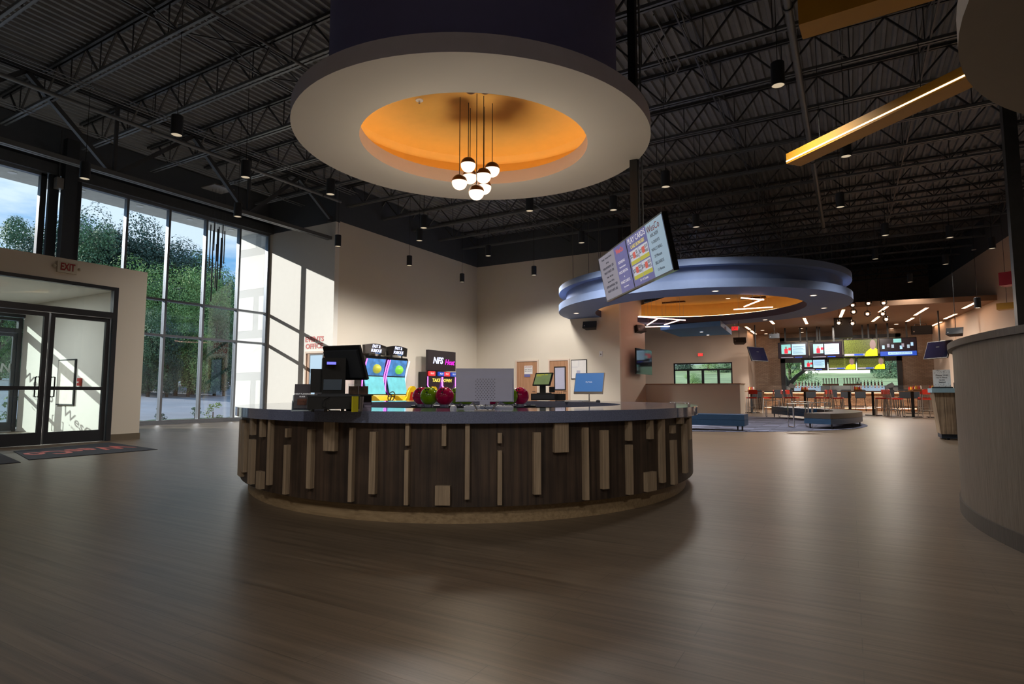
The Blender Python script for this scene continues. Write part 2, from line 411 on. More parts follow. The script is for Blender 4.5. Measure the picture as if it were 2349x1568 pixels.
wall('wall_tv_side', XT-0.2, XT, YB+0.2, YH, 0, 7.02, 'wall_peach')
wall('wall_tv_side_upper', XT-0.2, XT, YB+0.2, YH, 7.02, ZD, 'wall_black')
# far wall with its glazed exit
wx0, wx1, wz = -9.78, -6.2, 2.87
mb = MB().box(-20, wx0, YF, YF+0.2, 0, 7.0).box(wx1, -5.28, YF, YF+0.2, 0, 7.0).box(wx0, wx1, YF, YF+0.2, wz, 7.0)
struct(mb.build('wall_far', 'wall_peach')); wall('wall_far_upper', -20, -5.28, YF, YF+0.2, 7.0, ZD, 'wall_black')
wall('wall_far_side', -5.48, -5.28, YF+0.2, YK, 0, 7.0, 'wall_peach')
wall('wall_hall_left', -20.2, -20, YB+0.2, YF, 0, ZD, 'wall_peach')
bx0, bx1, bz0, bz1 = -3.75, 2.7, 0.98, 4.45
mb = MB().box(-5.48, bx0, YK, YK+0.2, 0, ZD).box(bx1, 4.4, YK, YK+0.2, 0, ZD).box(bx0, bx1, YK, YK+0.2, 0, bz0).box(bx0, bx1, YK, YK+0.2, bz1, ZD)
struct(mb.build('wall_brick', 'brick_wall'))
# right wall turns a little outwards
p0 = Vector((4.19, 41.2, 0)); dr = Vector((1.05, -9.7, 0)).normalized(); nr = Vector((-dr.y, dr.x, 0)); p1 = p0+dr*50
mb = MB().prism([(0, 0), (50, 0), (50, 0.2), (0, 0.2)], p0, dr, nr, Vector((0, 0, 7.0))); struct(mb.build('wall_right', 'wall_peach'))
mb = MB().prism([(0, 0), (50, 0), (50, 0.2), (0, 0.2)], p0+Z*7.0, dr, nr, Vector((0, 0, ZD-7.0))); struct(mb.build('wall_right_upper', 'wall_black'))
q = p0+dr*4.4-nr*0.08
struct(MB().prism([(0, 0), (0.5, 0), (0.5, 0.08), (0, 0.08)], q, dr, nr, Vector((0, 0, 4.7))).build('trim_right_pilaster', 'wall_peach'))
wall('wall_rear', XW, 10.0, -8.2, -8, 0, ZD, 'wall_cream')
# half wall beside the lounge
struct(MB().box(XT+0.0, -4.12, YH, YH+1.3, 0, 1.37).build('wall_half_height', 'wall_cream'))
o = MB().box(XT, -4.08, YH-0.03, YH+1.33, 1.37, 1.405).build('trim_half_wall_cap', 'door_wood'); struct(o)
# baseboards
struct(MB().box(XA, XA+0.015, YE+0.2, YB, 0, 0.12).build('baseboard_back_left', 'baseboard'))
struct(MB().box(XA+0.02, XT, YB-0.015, YB, 0, 0.12).build('baseboard_back', 'baseboard'))
struct(MB().box(XW+0.1, XA, YE-0.015, YE, 0, 0.12).build('baseboard_return', 'wall_white'))

# ---- window wall: bays between mullions
edges = [14.40, 13.2, 11.93, 10.66, 9.38, 8.09]
def bay(k, y0, y1, z0=0.06, z1=6.95, rails=(3.94, 2.81), mat='alum_mull'):
    mb = MB(); d0, d1 = XW-0.02, XW+0.14
    mb.box(d0, d1, y0-0.035, y0+0.035, z0, z1)
    mb.box(d0, d1, y0+0.035, y1-0.035, z0, z0+0.07); mb.box(d0, d1, y0+0.035, y1-0.035, z1-0.07, z1)
    for z in rails: mb.box(d0, d1, y0+0.035, y1-0.035, z-0.035, z+0.035)
    o = mb.build('window_%d' % k, mat); struct(o)
    gx = XW+0.03; segs = sorted([z0+0.07]+[z for r in rails for z in (r-0.035, r+0.035)]+[z1-0.07])
    for a, b in zip(segs[::2], segs[1::2]):
        MB().box(gx, gx+0.012, y0+0.035, y1-0.035, a, b).build('window_pane', 'glass', o)
for i in range(5): bay(i+1, edges[i+1], edges[i])
struct(MB().box(XW-0.02, XW+0.14, 14.365, 14.45, 0, 6.95).build('trim_window_end', 'alum_mull'))
struct(MB().box(XW-0.05, XW+0.2, 7.2, 14.45, 0, 0.06).build('trim_window_sill', 'alum_mull'))
struct(MB().box(XW, XW+0.32, 1.9, 14.45, 6.95, 7.25).build('trim_window_header', 'steel_black'))
ys = [7.28, 6.0, 4.7, 3.4, 2.1]
for i in range(4): bay(6+i, ys[i+1], ys[i], 3.72, 6.95, ())
struct(MB().box(XW-0.02, XW+0.14, 7.14, 7.28, 3.7, 6.95).build('trim_window_end.001', 'alum_dark'))
# dark steel column between the two glazed stretches
t = thing('steel_column', 'dark steel building column standing inside the window wall above the vestibule', 'column', (XW+0.4, 7.7, 0))
MB().box(-0.26, -0.14, -0.4, -0.18, 0, 7.0).box(-0.26, -0.14, 0.16, 0.36, 0, 7.0).build('flashing', 'alum_dark', t)
MB().box(-0.1, 0.13, -0.16, 0.14, 0, 8.0).build('column_shaft', 'charcoal', t)
MB().box(-0.08, 0.1, -0.34, -0.17, 6.55, 6.85).build('junction_box', 'brushed', t)
MB().tube([(0.0, -0.25, 6.85), (0.0, -0.25, 8.2)], 0.02, 6).build('conduit', 'steel_black', t)

# ---- vestibule
XV = -13.45; YV0, YV1 = 1.0, 7.18; jy0, jy1 = 4.15, 6.6
mb = MB().box(XV-0.15, XV, jy1, YV1, 0, 3.66).box(XV-0.15, XV, YV0, jy0, 0, 3.66).box(XV-0.15, XV, jy0, jy1, 3.22, 3.66)
mb.box(XW, XV-0.15, 7.04, YV1, 0, 3.66).box(XW, XV-0.15, YV0, YV0+0.14, 0, 3.66)
struct(mb.build('wall_vestibule', 'wall_cream'))
struct(MB().box(XW, XV-0.15, YV0+0.14, 7.04, 3.3, 3.6).build('ceiling_vestibule', 'wall_white'))
struct(MB().box(XV, XV+0.015, jy1, YV1+0.015, 0, 0.13).build('baseboard_vestibule', 'baseboard'))
o = MB().box(XW, XV-0.16, 7.03, 7.04, 0, 3.3).build('wall_vestibule_lining', 'wall_white'); struct(o)
def doorset(n, xf, y0, y1, ztop, leafs, top_t, mat='alum_dark', decals=None):
    """storefront frame with two glazed leaves, in plane x=xf"""
    fr = MB(); a, b = xf-0.1, xf+0.03
    fr.box(a, b, y0, y0+0.09, 0, ztop); fr.box(a, b, y1-0.09, y1, 0, ztop); fr.box(a, b, y0+0.09, y1-0.09, ztop-0.07, ztop); fr.box(a, b, y0+0.09, y1-0.09, 2.56, 2.68)
    o = fr.build('door_%d' % n, mat); struct(o)
    MB().box(xf-0.04, xf-0.028, y0+0.09, y1-0.09, 2.68, ztop-0.07).build('transom_pane', 'glass_door', o)
    for k, (l0, l1) in enumerate(leafs):
        m = MB(); c, d = xf-0.07, xf+0.0; s = 0.075
        m.box(c, d, l0, l0+s, 0.01, 2.55); m.box(c, d, l1-s, l1, 0.01, 2.55); m.box(c, d, l0+s, l1-s, 0.01, 0.24); m.box(c, d, l0+s, l1-s, 2.47, 2.55); m.box(c, d, l0+s, l1-s, 1.05, 1.12)
        lf = m.build('door_leaf', mat, o)
        MB().box(xf-0.04, xf-0.028, l0+s, l1-s, 0.24, 1.05).box(xf-0.04, xf-0.028, l0+s, l1-s, 1.12, 2.47).build('door_pane', 'glass_door', lf)
        hy = l1-0.11 if k == 0 else l0+0.11
        for sx in (0.05, -0.12):
            MB().tube([(xf+(-0.0 if sx > 0 else -0.07), hy, 0.92), (xf+sx, hy, 0.92), (xf+sx, hy, 1.3), (xf+(-0.0 if sx > 0 else -0.07), hy, 1.3)], 0.013, 8).build('door_handle', 'black', lf, smooth=True)
    return o
doorset(1, XV, jy0, jy1, 3.22, ((4.27, 5.39), (5.42, 6.48)), 3.2)
o2 = doorset(2, XW+0.02, 4.2, 7.0, 2.95, ((4.3, 5.6), (5.63, 6.9)), 2.9)
struct(MB().box(XW-0.05, XW+0.1, YV0+0.1, 4.2, 0, 3.6).build('wall_vestibule_outer', 'wall_white'))
struct(MB().box(XW-0.05, XW+0.1, 4.2, 7.04, 2.97, 3.7).build('trim_vestibule_header', 'alum_dark'))
# window lettering on the outer glass, reading from outside
for s, sz, z, m_ in (('WesCo', 0.34, 1.62, 'white'), ('+ BREW + BOWL +', 0.075, 1.40, 'white'), ('HOURS', 0.1, 1.26, 'white'), ('Sunday - Thursday', 0.07, 1.15, 'white'), ('10am - 11pm', 0.06, 0.97, 'white')):
    text(s, sz, (XW-0.012, 6.36, z), (0, -1, 0), Z, m_, 'window_lettering', o2, bold=0.004 if sz > 0.3 else 0, shear=0.3 if sz > 0.3 else 0)
    text(s, sz, (XW-0.012, 4.95, z), (0, -1, 0), Z, m_, 'window_lettering', o2, bold=0.004 if sz > 0.3 else 0, shear=0.3 if sz > 0.3 else 0)
ld = bpy.data.lights.new('vestibule_light', 'AREA'); ld.shape = 'DISK'; ld.size = 0.25; ld.energy = 70; lo = bpy.data.objects.new('vestibule_light', ld); COL.objects.link(lo); lo.location = (-16.0, 4.6, 3.27)
o = MB().cyl(0, 0, 0, 0.02, 0.14, 20).build('vestibule_downlight', 'lamp_lit'); o.location = (-16.0, 4.6, 3.28); tag(o, 'round lit downlight in the white vestibule ceiling', 'downlight')
# things in the vestibule
t = thing('poster_frame', 'white framed notice board on the wall inside the vestibule', 'notice board', (-16.4, 7.02, 1.25))
MB().box(-0.42, 0.42, -0.03, 0.0, -0.55, 0.55).build('frame', 'black', t); MB().box(-0.39, 0.39, -0.035, -0.03, -0.52, 0.52).build('poster', 'paper', t)
t = thing('fire_alarm_pull', 'small red fire alarm pull station on the vestibule wall', 'fire alarm', (-15.75, 7.02, 1.25))
MB().box(-0.06, 0.06, -0.05, 0.0, -0.09, 0.09).build('housing', 'red_vinyl', t); MB().box(-0.04, 0.04, -0.06, -0.05, -0.02, 0.01).build('pull_bar', 'white', t)

# ---- outside: canopy, fin wall, terrain
struct(MB().box(XW-1.78, XW-0.25, -6, 16.5, 7.1, 7.6).build('roof_canopy', 'concrete'))
for i, y in enumerate((6.9, 8.6, 10.3, 12.0, 13.6)):
    o = MB().cyl(0, 0, 0, 0.02, 0.11, 16).build('canopy_downlight', 'white'); o.location = (XW-1.0, y, 7.08)
    tag(o, 'round recessed downlight in the pale canopy outside, %s' % ('above the vestibule window', 'first right of the steel column', 'second right of the steel column', 'third right of the steel column', 'beside the white fin wall')[i], 'downlight', 'downlights in the outdoor canopy')
struct(MB().box(XW-1.78, XW-0.0, YE, YE+0.5, -0.1, 7.1).build('wall_outside_fin', 'block_white'))
struct(MB().box(XW-4.2, XW-0.05, -10, 30, -0.2, -0.06).build('pavement_walk', 'concrete'))
def hgt(d):
    if d < 4: return -0.12
    if d < 40: return -0.12+(d-4)*0.062
    return 2.1+(d-40)*0.16+1.5*(1-cos((d-40)*0.05))
def grid(x0, x1, y0, y1, nx, ny, fz):
    v = [(x0+(x1-x0)*i/nx, y0+(y1-y0)*j/ny, fz(x0+(x1-x0)*i/nx, y0+(y1-y0)*j/ny)) for j in range(ny+1) for i in range(nx+1)]
    f = [(j*(nx+1)+i, j*(nx+1)+i+1, (j+1)*(nx+1)+i+1, (j+1)*(nx+1)+i) for j in range(ny) for i in range(nx)]
    return MB().add(v, f)
fw = lambda x, y: hgt(XW-x)+0.15*sin(x*0.7+y*0.5)*(1 if XW-x > 44 else 0)
struct(grid(XW-40, XW-4.2, -60, 62, 18, 20, fw).build('ground_parking_lot', 'asphalt', smooth=True))
struct(grid(XW-110, XW-40, -60, 62, 40, 30, lambda x, y: fw(x, y)+0.02).build('ground_wooded_slope', 'forest_floor', smooth=True))
struct(grid(-32, 40, 41.4, 120, 24, 26, lambda x, y: -0.1+max(0, (y-50))*0.095+0.1*sin(x*0.6)*sin(y*0.4)).build('lawn_far', 'lawn', smooth=True))
one(grid(XW-4.15, XW-3.5, -4, 18, 2, 60, lambda x, y: -0.03+0.02*sin(y*9)), 'kerb_mulch', 'forest_floor', 'narrow planting strip along the kerb outside the window wall', 'flower bed')

# plants and trees built from leaf clumps
def leaf_cloud(n, rx, ry, rz, cz, sz, rnd, lobes=9):
    v = []; f = []; L_ = [(rnd.uniform(-.55,.55)*rx, rnd.uniform(-.55,.55)*ry, cz+rnd.uniform(-.8,.85)*rz, rnd.uniform(.2,.4)) for _ in range(lobes)]
    for i in range(n):
        a = L_[rnd.randrange(lobes)]; t = rnd.uniform(0, 2*pi); u = rnd.uniform(-1, 1); s = sqrt(1-u*u); rr = a[3]*(0.72+0.34*rnd.random())
        p = Vector((a[0]+rr*rx*s*cos(t), a[1]+rr*ry*s*sin(t), a[2]+rr*rz*u*0.8))
        nrm = Vector((s*cos(t)+rnd.uniform(-.6,.6), s*sin(t)+rnd.uniform(-.6,.6), u+rnd.uniform(-.2,.9))).normalized()
        e = nrm.cross(Vector((rnd.uniform(-1,1), rnd.uniform(-1,1), 0.3))).normalized(); g = nrm.cross(e); k = sz*rnd.uniform(.6, 1.3)
        o = len(v); v += [p-e*k, p-g*k*.6, p+e*k, p+g*k*.6]; f.append((o, o+1, o+2, o+3))
    return v, f
def make_tree(seed, h, w, mat, label, n=2600, group='trees on the wooded slope'):
    r = random.Random(seed); t = thing('tree', label, 'tree', group=group)
    mb = MB(); mb.tube([(0,0,-0.5), (0.1,0,h*0.3), (-0.1,0.1,h*0.62), (0.05,0,h*0.85)], [h*0.022, h*0.018, h*0.012, h*0.004], 8)
    for i in range(7):
        a = r.uniform(0, 2*pi); z0 = h*r.uniform(.3, .7); mb.tube([(0,0,z0), (cos(a)*w*.3, sin(a)*w*.3, z0+h*.14)], [h*0.008, h*0.002], 6)
    mb.build('trunk', 'bark', t, smooth=True)
    v, f = leaf_cloud(n, w, w, h*0.46, h*0.56, h*0.0074, r, 34); MB().add(v, f).build('crown', mat, t, fix=False)
    return t
# ================================================================== roof steel
def joist_root(x0, x1, label, group):
    t = thing('roof_joist', label, 'joist', group=group)
    zb, zt = 7.62, 8.36; mb = MB()
    for dy in (-0.05, 0.05): mb.box(x0, x1, dy-0.028, dy+0.028, zb, zb+0.012).box(x0, x1, dy*1.45-0.005, dy*1.45+0.005, zb, zb+0.06) 
    mb.build('bottom_chord', 'steel_grey', t)
    MB().box(x0-0.2, x1+0.2, -0.07, -0.02, zt, zt+0.065).box(x0-0.2, x1+0.2, 0.02, 0.07, zt, zt+0.065).build('top_chord', 'steel_black', t)
    mb = MB(); x = x0+0.3; k = 0
    while x+0.62 < x1:
        a, b = ((x, 0, zt), (x+0.62, 0, zb+0.03)) if k % 2 == 0 else ((x, 0, zb+0.03), (x+0.62, 0, zt))
        mb.bar(a, b, 0.035); 
        if k % 2 == 1: mb.bar((x, 0, zb), (x, 0, zt), 0.02)
        x += 0.62; k += 1
    mb.build('web', 'steel_black', t); return t
jl = joist_root(-18.0, 8.6, 'dark grey open web roof joist under the black deck', 'roof joists under the deck')
ORD = 'first second third fourth fifth sixth seventh eighth ninth tenth eleventh twelfth thirteenth fourteenth fifteenth sixteenth seventeenth eighteenth nineteenth twentieth twenty-first twenty-second twenty-third twenty-fourth'.split()
jn = 0; jl['label'] = 'dark grey open web roof joist, first in the row from the near end'
jy = 0.52; first = True
while jy < 40.5:
    if first: jl.location = (0, jy, 0); first = False
    else: jn += 1; dup(jl, (0, jy, 0), label='dark grey open web roof joist, %s in the row from the near end' % ORD[jn])
    jy += 1.81
# girder beside the window wall: deep, with verticals and diagonals
def girder(x, y0, y1, zb, zt, nodes, label, rz=0):
    t = thing('girder_truss', label, 'girder', (x, 0, 0))
    mb = MB()
    for d in (-0.06, 0.06): mb.box(d-0.045, d+0.045, y0, y1, zb, zb+0.015).box(d*1.6-0.006, d*1.6+0.006, y0, y1, zb, zb+0.11)
    mb.build('bottom_chord', 'pipe_grey', t)
    mb = MB()
    for d in (-0.06, 0.06): mb.box(d-0.045, d+0.045, y0, y1, zt+0.07, zt+0.085).box(d-0.006, d+0.006, y0, y1, zt, zt+0.07)
    mb.build('top_chord', 'steel_black', t)
    for i, (b, tl, tr) in enumerate(nodes):
        MB().box(-0.035, 0.035, b-0.035, b+0.035, zb+0.1, zt).build('post', 'steel_black', t)
        MB().bar((0, b-0.03, zb+0.06), (0, tl, zt), 0.11, 0.1).build('diagonal', 'steel_black', t)
        MB().bar((0, b+0.03, zb+0.06), (0, tr, zt), 0.11, 0.1).build('diagonal', 'steel_black', t)
    return t
girder(-15.6, -2.0, 14.4, 6.33, 8.12, [(-0.1, -2.0, 1.8), (3.65, 1.8, 5.5), (7.4, 5.5, 9.35), (11.15, 9.35, 13.0)], 'deep dark roof girder with long diagonals running beside the window wall')
t = thing('brace', 'single dark diagonal brace dropping to the corner above the events office wall', 'brace', (-15.6, 13.0, 8.1))
MB().bar((0, 0, 0), (0.05, 1.38, -1.05), 0.1).build('brace_bar', 'steel_black', t)
MB().box(-0.07, 0.1, 1.3, 1.4, -1.15, -0.95).build('gusset', 'steel_black', t)
# pipes and conduits along Y
def pipe(x, y0, y1, z, r, mat, label, cat='pipe', name='ceiling_pipe'):
    t = thing(name, label, cat, (x, (y0+y1)/2, z)); hl = (y1-y0)/2
    MB().tube([(0, -hl, 0), (0, hl, 0)], r, 12).build('pipe_run', mat, t, smooth=True)
    y = -hl+0.8; 
    for i in range(4):
        MB().cyl(0, y, 0, min(ZD-z, 0.9), 0.008, 6).tube([(0, y-0.02, 0), (0, y+0.02, 0)], r*1.35, 12).build('hanger', 'steel_black', t); y += (2*hl-1.6)/3
    return t
a = onx(1800, 0, -0.0001) if False else None
pipe(-0.62, 2.0, 26.0, 7.35, 0.065, 'pipe_grey', 'grey sprinkler main pipe running away across the dark ceiling right of the menu board')
pipe(-14.9, -4.0, 14.2, 7.52, 0.05, 'steel_grey', 'dark grey pipe running under the joists beside the deep girder')
pipe(-9.2, 0.5, 23.2, 7.5, 0.03, 'steel_black', 'thin black pipe crossing under the joists left of the round ceiling ring')
for i, x in enumerate((-14.2, -14.05, -13.9, -16.6, -16.45)):
    o = MB().tube([(0, -9, 0), (0, 9, 0)], 0.012, 6).build('conduit_run', 'pipe_grey'); o.location = (x, 5.0, 7.58)
    tag(o, 'thin grey conduit under the joists near the windows, %s of five from the hall side' % ORD[{-13.9: 0, -14.05: 1, -14.2: 2, -16.45: 3, -16.6: 4}[x]], 'conduit', 'conduits under the joists by the windows')
o0 = None
def conduit(px, lab):
    t = thing('bent_conduit', lab, 'conduit', px)
    for k in range(4): MB().tube([(k*0.07, 0, 0), (k*0.07, 1.2, -0.02), (k*0.07+0.02, 1.3, -0.1)], 0.013, 6).build('conduit_tube', 'pipe_grey', t, smooth=True)
    MB().tube([(0.32, -0.5, 0), (0.34, 1.3, 0), (0.2, 1.5, -0.05), (0.0, 1.5, -0.1)], 0.016, 6).build('conduit_bend', 'pipe_grey', t, smooth=True)
c0 = onz(1500, 130, 7.5); conduit((c0[0], c0[1]-0.6, 7.61), 'bundle of thin bent conduits on the ceiling behind the tall pole')
for i, (x, lab) in enumerate(((-10.5, 'left'), (-6.8, 'over'), (-2.4, 'right'), (1.6, 'right'), (5.2, 'right'))):
    t = thing('joist_bridging', ['thin bridging bars crossing the joists, run nearest the window wall', 'thin bridging bars crossing the joists above the round ceiling ring', 'thin bridging bars crossing the joists above the menu board pole', 'thin bridging bars crossing the joists right of the sprinkler main', 'thin bridging bars crossing the joists nearest the right wall'][i], 'bridging', (x, 0, 0))
    ye = 30.5 if x > 5 else 40.4
    MB().bar((0, 0.4, 7.66), (0, ye, 7.66), 0.03).bar((0, 0.4, 8.3), (0, ye, 8.3), 0.03).build('bridging_line', 'steel_black', t)
    mb = MB(); y = 0.52
    while y < ye-2: mb.bar((0, y, 8.3), (0, y+1.81, 7.66), 0.025).bar((0, y, 7.66), (0, y+1.81, 8.3), 0.025); y += 1.81
    mb.build('cross_braces', 'steel_black', t)

# ================================================================== cylinder pendants
def make_pendant(label, group):
    t = thing('cylinder_pendant', label, 'pendant light', group=group)
    MB().lathe([(0.001, 0.37), (0.09, 0.37), (0.1, 0.36), (0.1, 0.0), (0.092, 0.0), (0.088, 0.02)], n=24).build('housing', 'charcoal', t, smooth=True)
    MB().lathe([(0.001, 0.012), (0.09, 0.012)], n=24).build('diffuser', 'lamp_dim', t)
    MB().cyl(0, 0, 0.37, 2.82, 0.006, 6).build('cord', 'rope_black', t)
    MB().cyl(0, 0, 2.08, 2.1, 0.07, 16).build('ceiling_plate', 'steel_grey', t)
    return t
ZC = 5.68
PEND = [(405,313,'over the vestibule corner, largest on the window side'), (194,413,'in front of the steel column at the window wall'), (563,410,'between the window wall and the round ceiling ring'),
 (545,500,'in front of the window bay with hanging rods'), (758,449,'beside the left rim of the round ceiling ring'), (775,568,'at the corner where the sunlit wall ends'),
 (939,612,'low against the cream wall above the racing games'), (962,555,'larger of the pair over the cream wall corner'), (972,526,'just above and right of its twin over the cream wall'),
 (1060,650,'nearest the inner corner of the cream walls'), (1120,590,'against the black band right of the inner corner'), (1225,634,'against the cream wall left of the blue ring'),
 (1215,487,'just under the rim of the round ceiling ring'), (1334,560,'left of the menu board, small and far'), (1407,485,'large, left of the menu board pole'),
 (1527,432,'right of the tall pole above the menu board'), (1597,524,'above the left part of the blue ring'), (1785,200,'largest on the right side, between the two golden beams'),
 (1941,362,'just under the long golden light beam'), (1928,478,'below the end of the golden beam, over the blue ring'), (2031,543,'right of the blue ring, middle height'),
 (2008,597,'small, just above the right end of the blue ring'), (2088,650,'small, lowest over the dark area right of the blue ring'), (2179,548,'wide with bracket, high at the right'),
 (2169,609,'small, below the wide bracketed one at the right'), (2276,573,'small, nearest the right wall')]
p0_ = None
for px, py, d in PEND:
    loc = onz(px, py-3, ZC); lab = 'added fill pendant light ' + d
    if p0_ is None: p0_ = make_pendant(lab, 'black cylinder pendant lights'); p0_.location = loc; pp = p0_
    else: pp = dup(p0_, loc, 0, lab)
    if px in (194, 405, 545, 775, 939, 1060, 2276): continue
    ld = bpy.data.lights.new('pendant_spot', 'SPOT'); lo = bpy.data.objects.new('pendant_spot', ld); COL.objects.link(lo)
    ld.energy = 450 if px in (962, 972, 1120, 1225, 1334) else 70 if px in (563, 758) else 230; ld.spot_size = radians(158 if px in (962, 972, 1120, 1225, 1334, 1597) else 118); ld.spot_blend = 0.5; ld.color = (1, 0.94, 0.87); ld.shadow_soft_size = 0.3; lo.location = (loc[0], loc[1], loc[2]-0.03)

for x_, y_, d in ((-10.5, -0.5, 'behind the camera, towards the doors'), (-6.0, -3.0, 'behind the camera, middle'), (-1.0, -3.5, 'behind the camera, over the open floor'), (4.0, -2.0, 'behind the camera, right side'), (-14.0, -4.5, 'behind the camera, farthest left of its row')):  # unseen pendants and their spots, added to brighten counter front and back wall
    dup(p0_, (x_, y_, ZC), 0, 'added fill pendant light ' + d)
    ld = bpy.data.lights.new('pendant_spot', 'SPOT'); lo = bpy.data.objects.new('pendant_spot', ld); COL.objects.link(lo)
    ld.energy = 360 if x_ > -2 else 90 if x_ > -8 else 20; ld.spot_size = radians(158); ld.spot_blend = 0.5; ld.color = (1, 0.94, 0.87); ld.shadow_soft_size = 0.4; lo.location = (x_, y_, ZC-0.03)
# ================================================================== the round ceiling ring above the counter
RC = Vector((-4.262, 6.45, 0)); ca = radians(48)  # long axis turned as measured
RS = 1.0
def ell(prof, n=96, closed=False, k=1.066): return MB().lathe(prof, (RC.x, RC.y, 0), n, k, 1.0, ca, closed)
t = thing('ceiling_ring', 'large round hanging ceiling drum with cream underside and glowing golden recess over the counter', 'ceiling feature', RC)
def rb(mb, name, mat, parent, **k): return mb.build(name, mat, parent, off=(RC.x, RC.y, 0), **k)
Ro, Ri = 2.205, 1.43
rb(ell([(Ro, 4.32), (Ri, 4.32)]), 'underside', 'ring_cream', t)
rb(ell([(Ro, 4.32), (Ro, 4.525), (1.7, 4.525)]), 'fascia', 'ring_purple', t, smooth=True)
rb(ell([(Ri, 4.32), (Ri, 4.515), (Ri+0.03, 4.515), (Ri+0.03, 4.34)]), 'inner_band', 'ring_peach', t, smooth=True)
rb(ell([(1.80, 4.45), (1.80, 7.6)]), 'drum', 'drum_navy', t, smooth=True)
rb(ell([(1.78, 4.40), (1.78, 4.78), (1.70, 4.88), (1.5, 4.93), (0.001, 4.95)]), 'golden_recess', 'cove_gold', t, smooth=True)
rb(ell([(1.60, 4.40), (1.64, 4.40), (1.64, 4.43), (1.60, 4.43)], closed=True), 'cove_light_strip', 'cove_strip', t)
rb(ell([(Ri+0.03, 4.38), (1.78, 4.38)]), 'cove_shelf', 'ring_cream', t)
# globe cluster
GL = [(1074,378), (1054,418), (1078,405), (1109,403), (1129,389), (1110,429), (1093,441)]
GD = [7.75, 7.6, 7.9, 7.55, 7.75, 7.85, 7.5]
t = thing('globe_cluster', 'cluster of seven glowing white globe pendants with bronze caps hanging in the golden recess', 'pendant light', (RC.x, RC.y, 4.94))
for cx_, cy_ in ((1080, 205), (1113, 205)):
    q = onz(cx_, cy_-2, 4.92); MB().sphere((q[0]-RC.x, q[1]-RC.y, 0.0), 0.09, 20, 8, -1, 0.05).build('ceiling_canopy', 'bronze', t, smooth=True)
for (gx, gy), gd in zip(GL, GD):
    q = atd(gx, gy, gd); c = (q[0]-RC.x, q[1]-RC.y, q[2]-4.94)
    g = MB().sphere(c, 0.1, 28, 14, -1, 0.08).build('globe', 'globe_lit', t, smooth=True)
    MB().sphere(c, 0.104, 28, 10, 0.08, 1).build('globe_cap', 'bronze', g, smooth=True)
    MB().tube([(c[0], c[1], c[2]+0.1), (c[0], c[1], 0)], 0.005, 6).build('cord', 'rope_black', g)
ld = bpy.data.lights.new('globe_light', 'POINT'); lo = bpy.data.objects.new('globe_light', ld); COL.objects.link(lo); ld.energy = 45; ld.color = (1, .84, .66); ld.shadow_soft_size = 0.12; lo.location = (RC.x, RC.y, 3.3)
q = onz(962, 231, 4.93); t = thing('smoke_sprinkler', 'small white sprinkler head on the golden recess ceiling', 'sprinkler', q)
MB().lathe([(0.001, 0), (0.05, 0), (0.055, 0.02)], n=16).build('escutcheon', 'white', t); MB().cyl(0.0, 0, -0.04, 0, 0.012, 8).build('sprinkler_head', 'chrome', t)

# ring at the right, over the curved wall
C3 = Vector((5.2, 6.3, 0)); t = thing('ceiling_disc', 'grey round hanging ceiling disc at the top right above the curved wall', 'ceiling feature', (C3.x, C3.y, 0))
MB().lathe([(4.19, 4.32), (0.001, 4.32)], n=96).build('underside', 'ring_taupe', t)
MB().lathe([(4.19, 4.32), (4.19, 4.6), (3.7, 4.6)], n=96).build('fascia', 'white', t, smooth=True)
MB().lathe([(3.7, 4.55), (3.7, 7.6)], n=96).build('drum', 'charcoal', t, smooth=True)
# golden beams
def beam(p, d, ln, w, h, side, mat, name, label, led=True):
    d = Vector(d).normalized(); s = Vector((-d.y, d.x, 0))*side; t = thing(name, label, 'beam', p)
    MB().prism([(0, 0), (ln, 0), (ln, h), (0, h)], (0, 0, 0), d, Z, s*w).build('beam_box', mat, t)
    if led: MB().prism([(0, 0), (ln, 0), (ln, 0.022), (0, 0.022)], -s*0.006+Z*0.03, d, Z, s*0.006).build('led_strip', 'led_soft', t)
    for k in (0.15, 0.6): MB().cyl(*(d*ln*k+s*w/2).xy, h, ZD-p[2]-0.1, 0.006, 6).build('hanger', 'steel_black', t)
    return t
a = onz(1804, 376, 4.75); beam(a, (0.753, -0.659, 0), 3.6, 0.3, 0.17, 1, 'beam_gold', 'light_beam', 'long golden box beam with a bright light line running to the grey disc')
a = onz(1832, 57, 4.75); beam(a, (0.998, -0.063, 0), 3.2, 0.3, 0.3, 1, 'beam_gold', 'light_beam.001', 'golden box beam cut off by the top of the photo', False)
a = ony(2292, 655, 20); beam((a[0], a[1], a[2]), (0.9, -0.45, 0), 2.5, 0.4, 0.35, 1, 'red_beam', 'ceiling_beam', 'red hanging beam at the right edge above the wall lights', False)
a = ony(2286, 710, 24); beam((a[0], a[1], a[2]), (0.9, -0.3, 0), 1.6, 0.4, 0.2, 1, 'beam_gold', 'ceiling_beam.001', 'short golden beam low at the right edge under the red one', False)
c = ony(2341, 700, 13); one(MB().box(c[0]-0.07, c[0]+0.12, 12.9, 13.1, 0, ZD), 'steel_post', 'steel_black', 'tall black steel post behind the curved wall at the right edge', 'post')

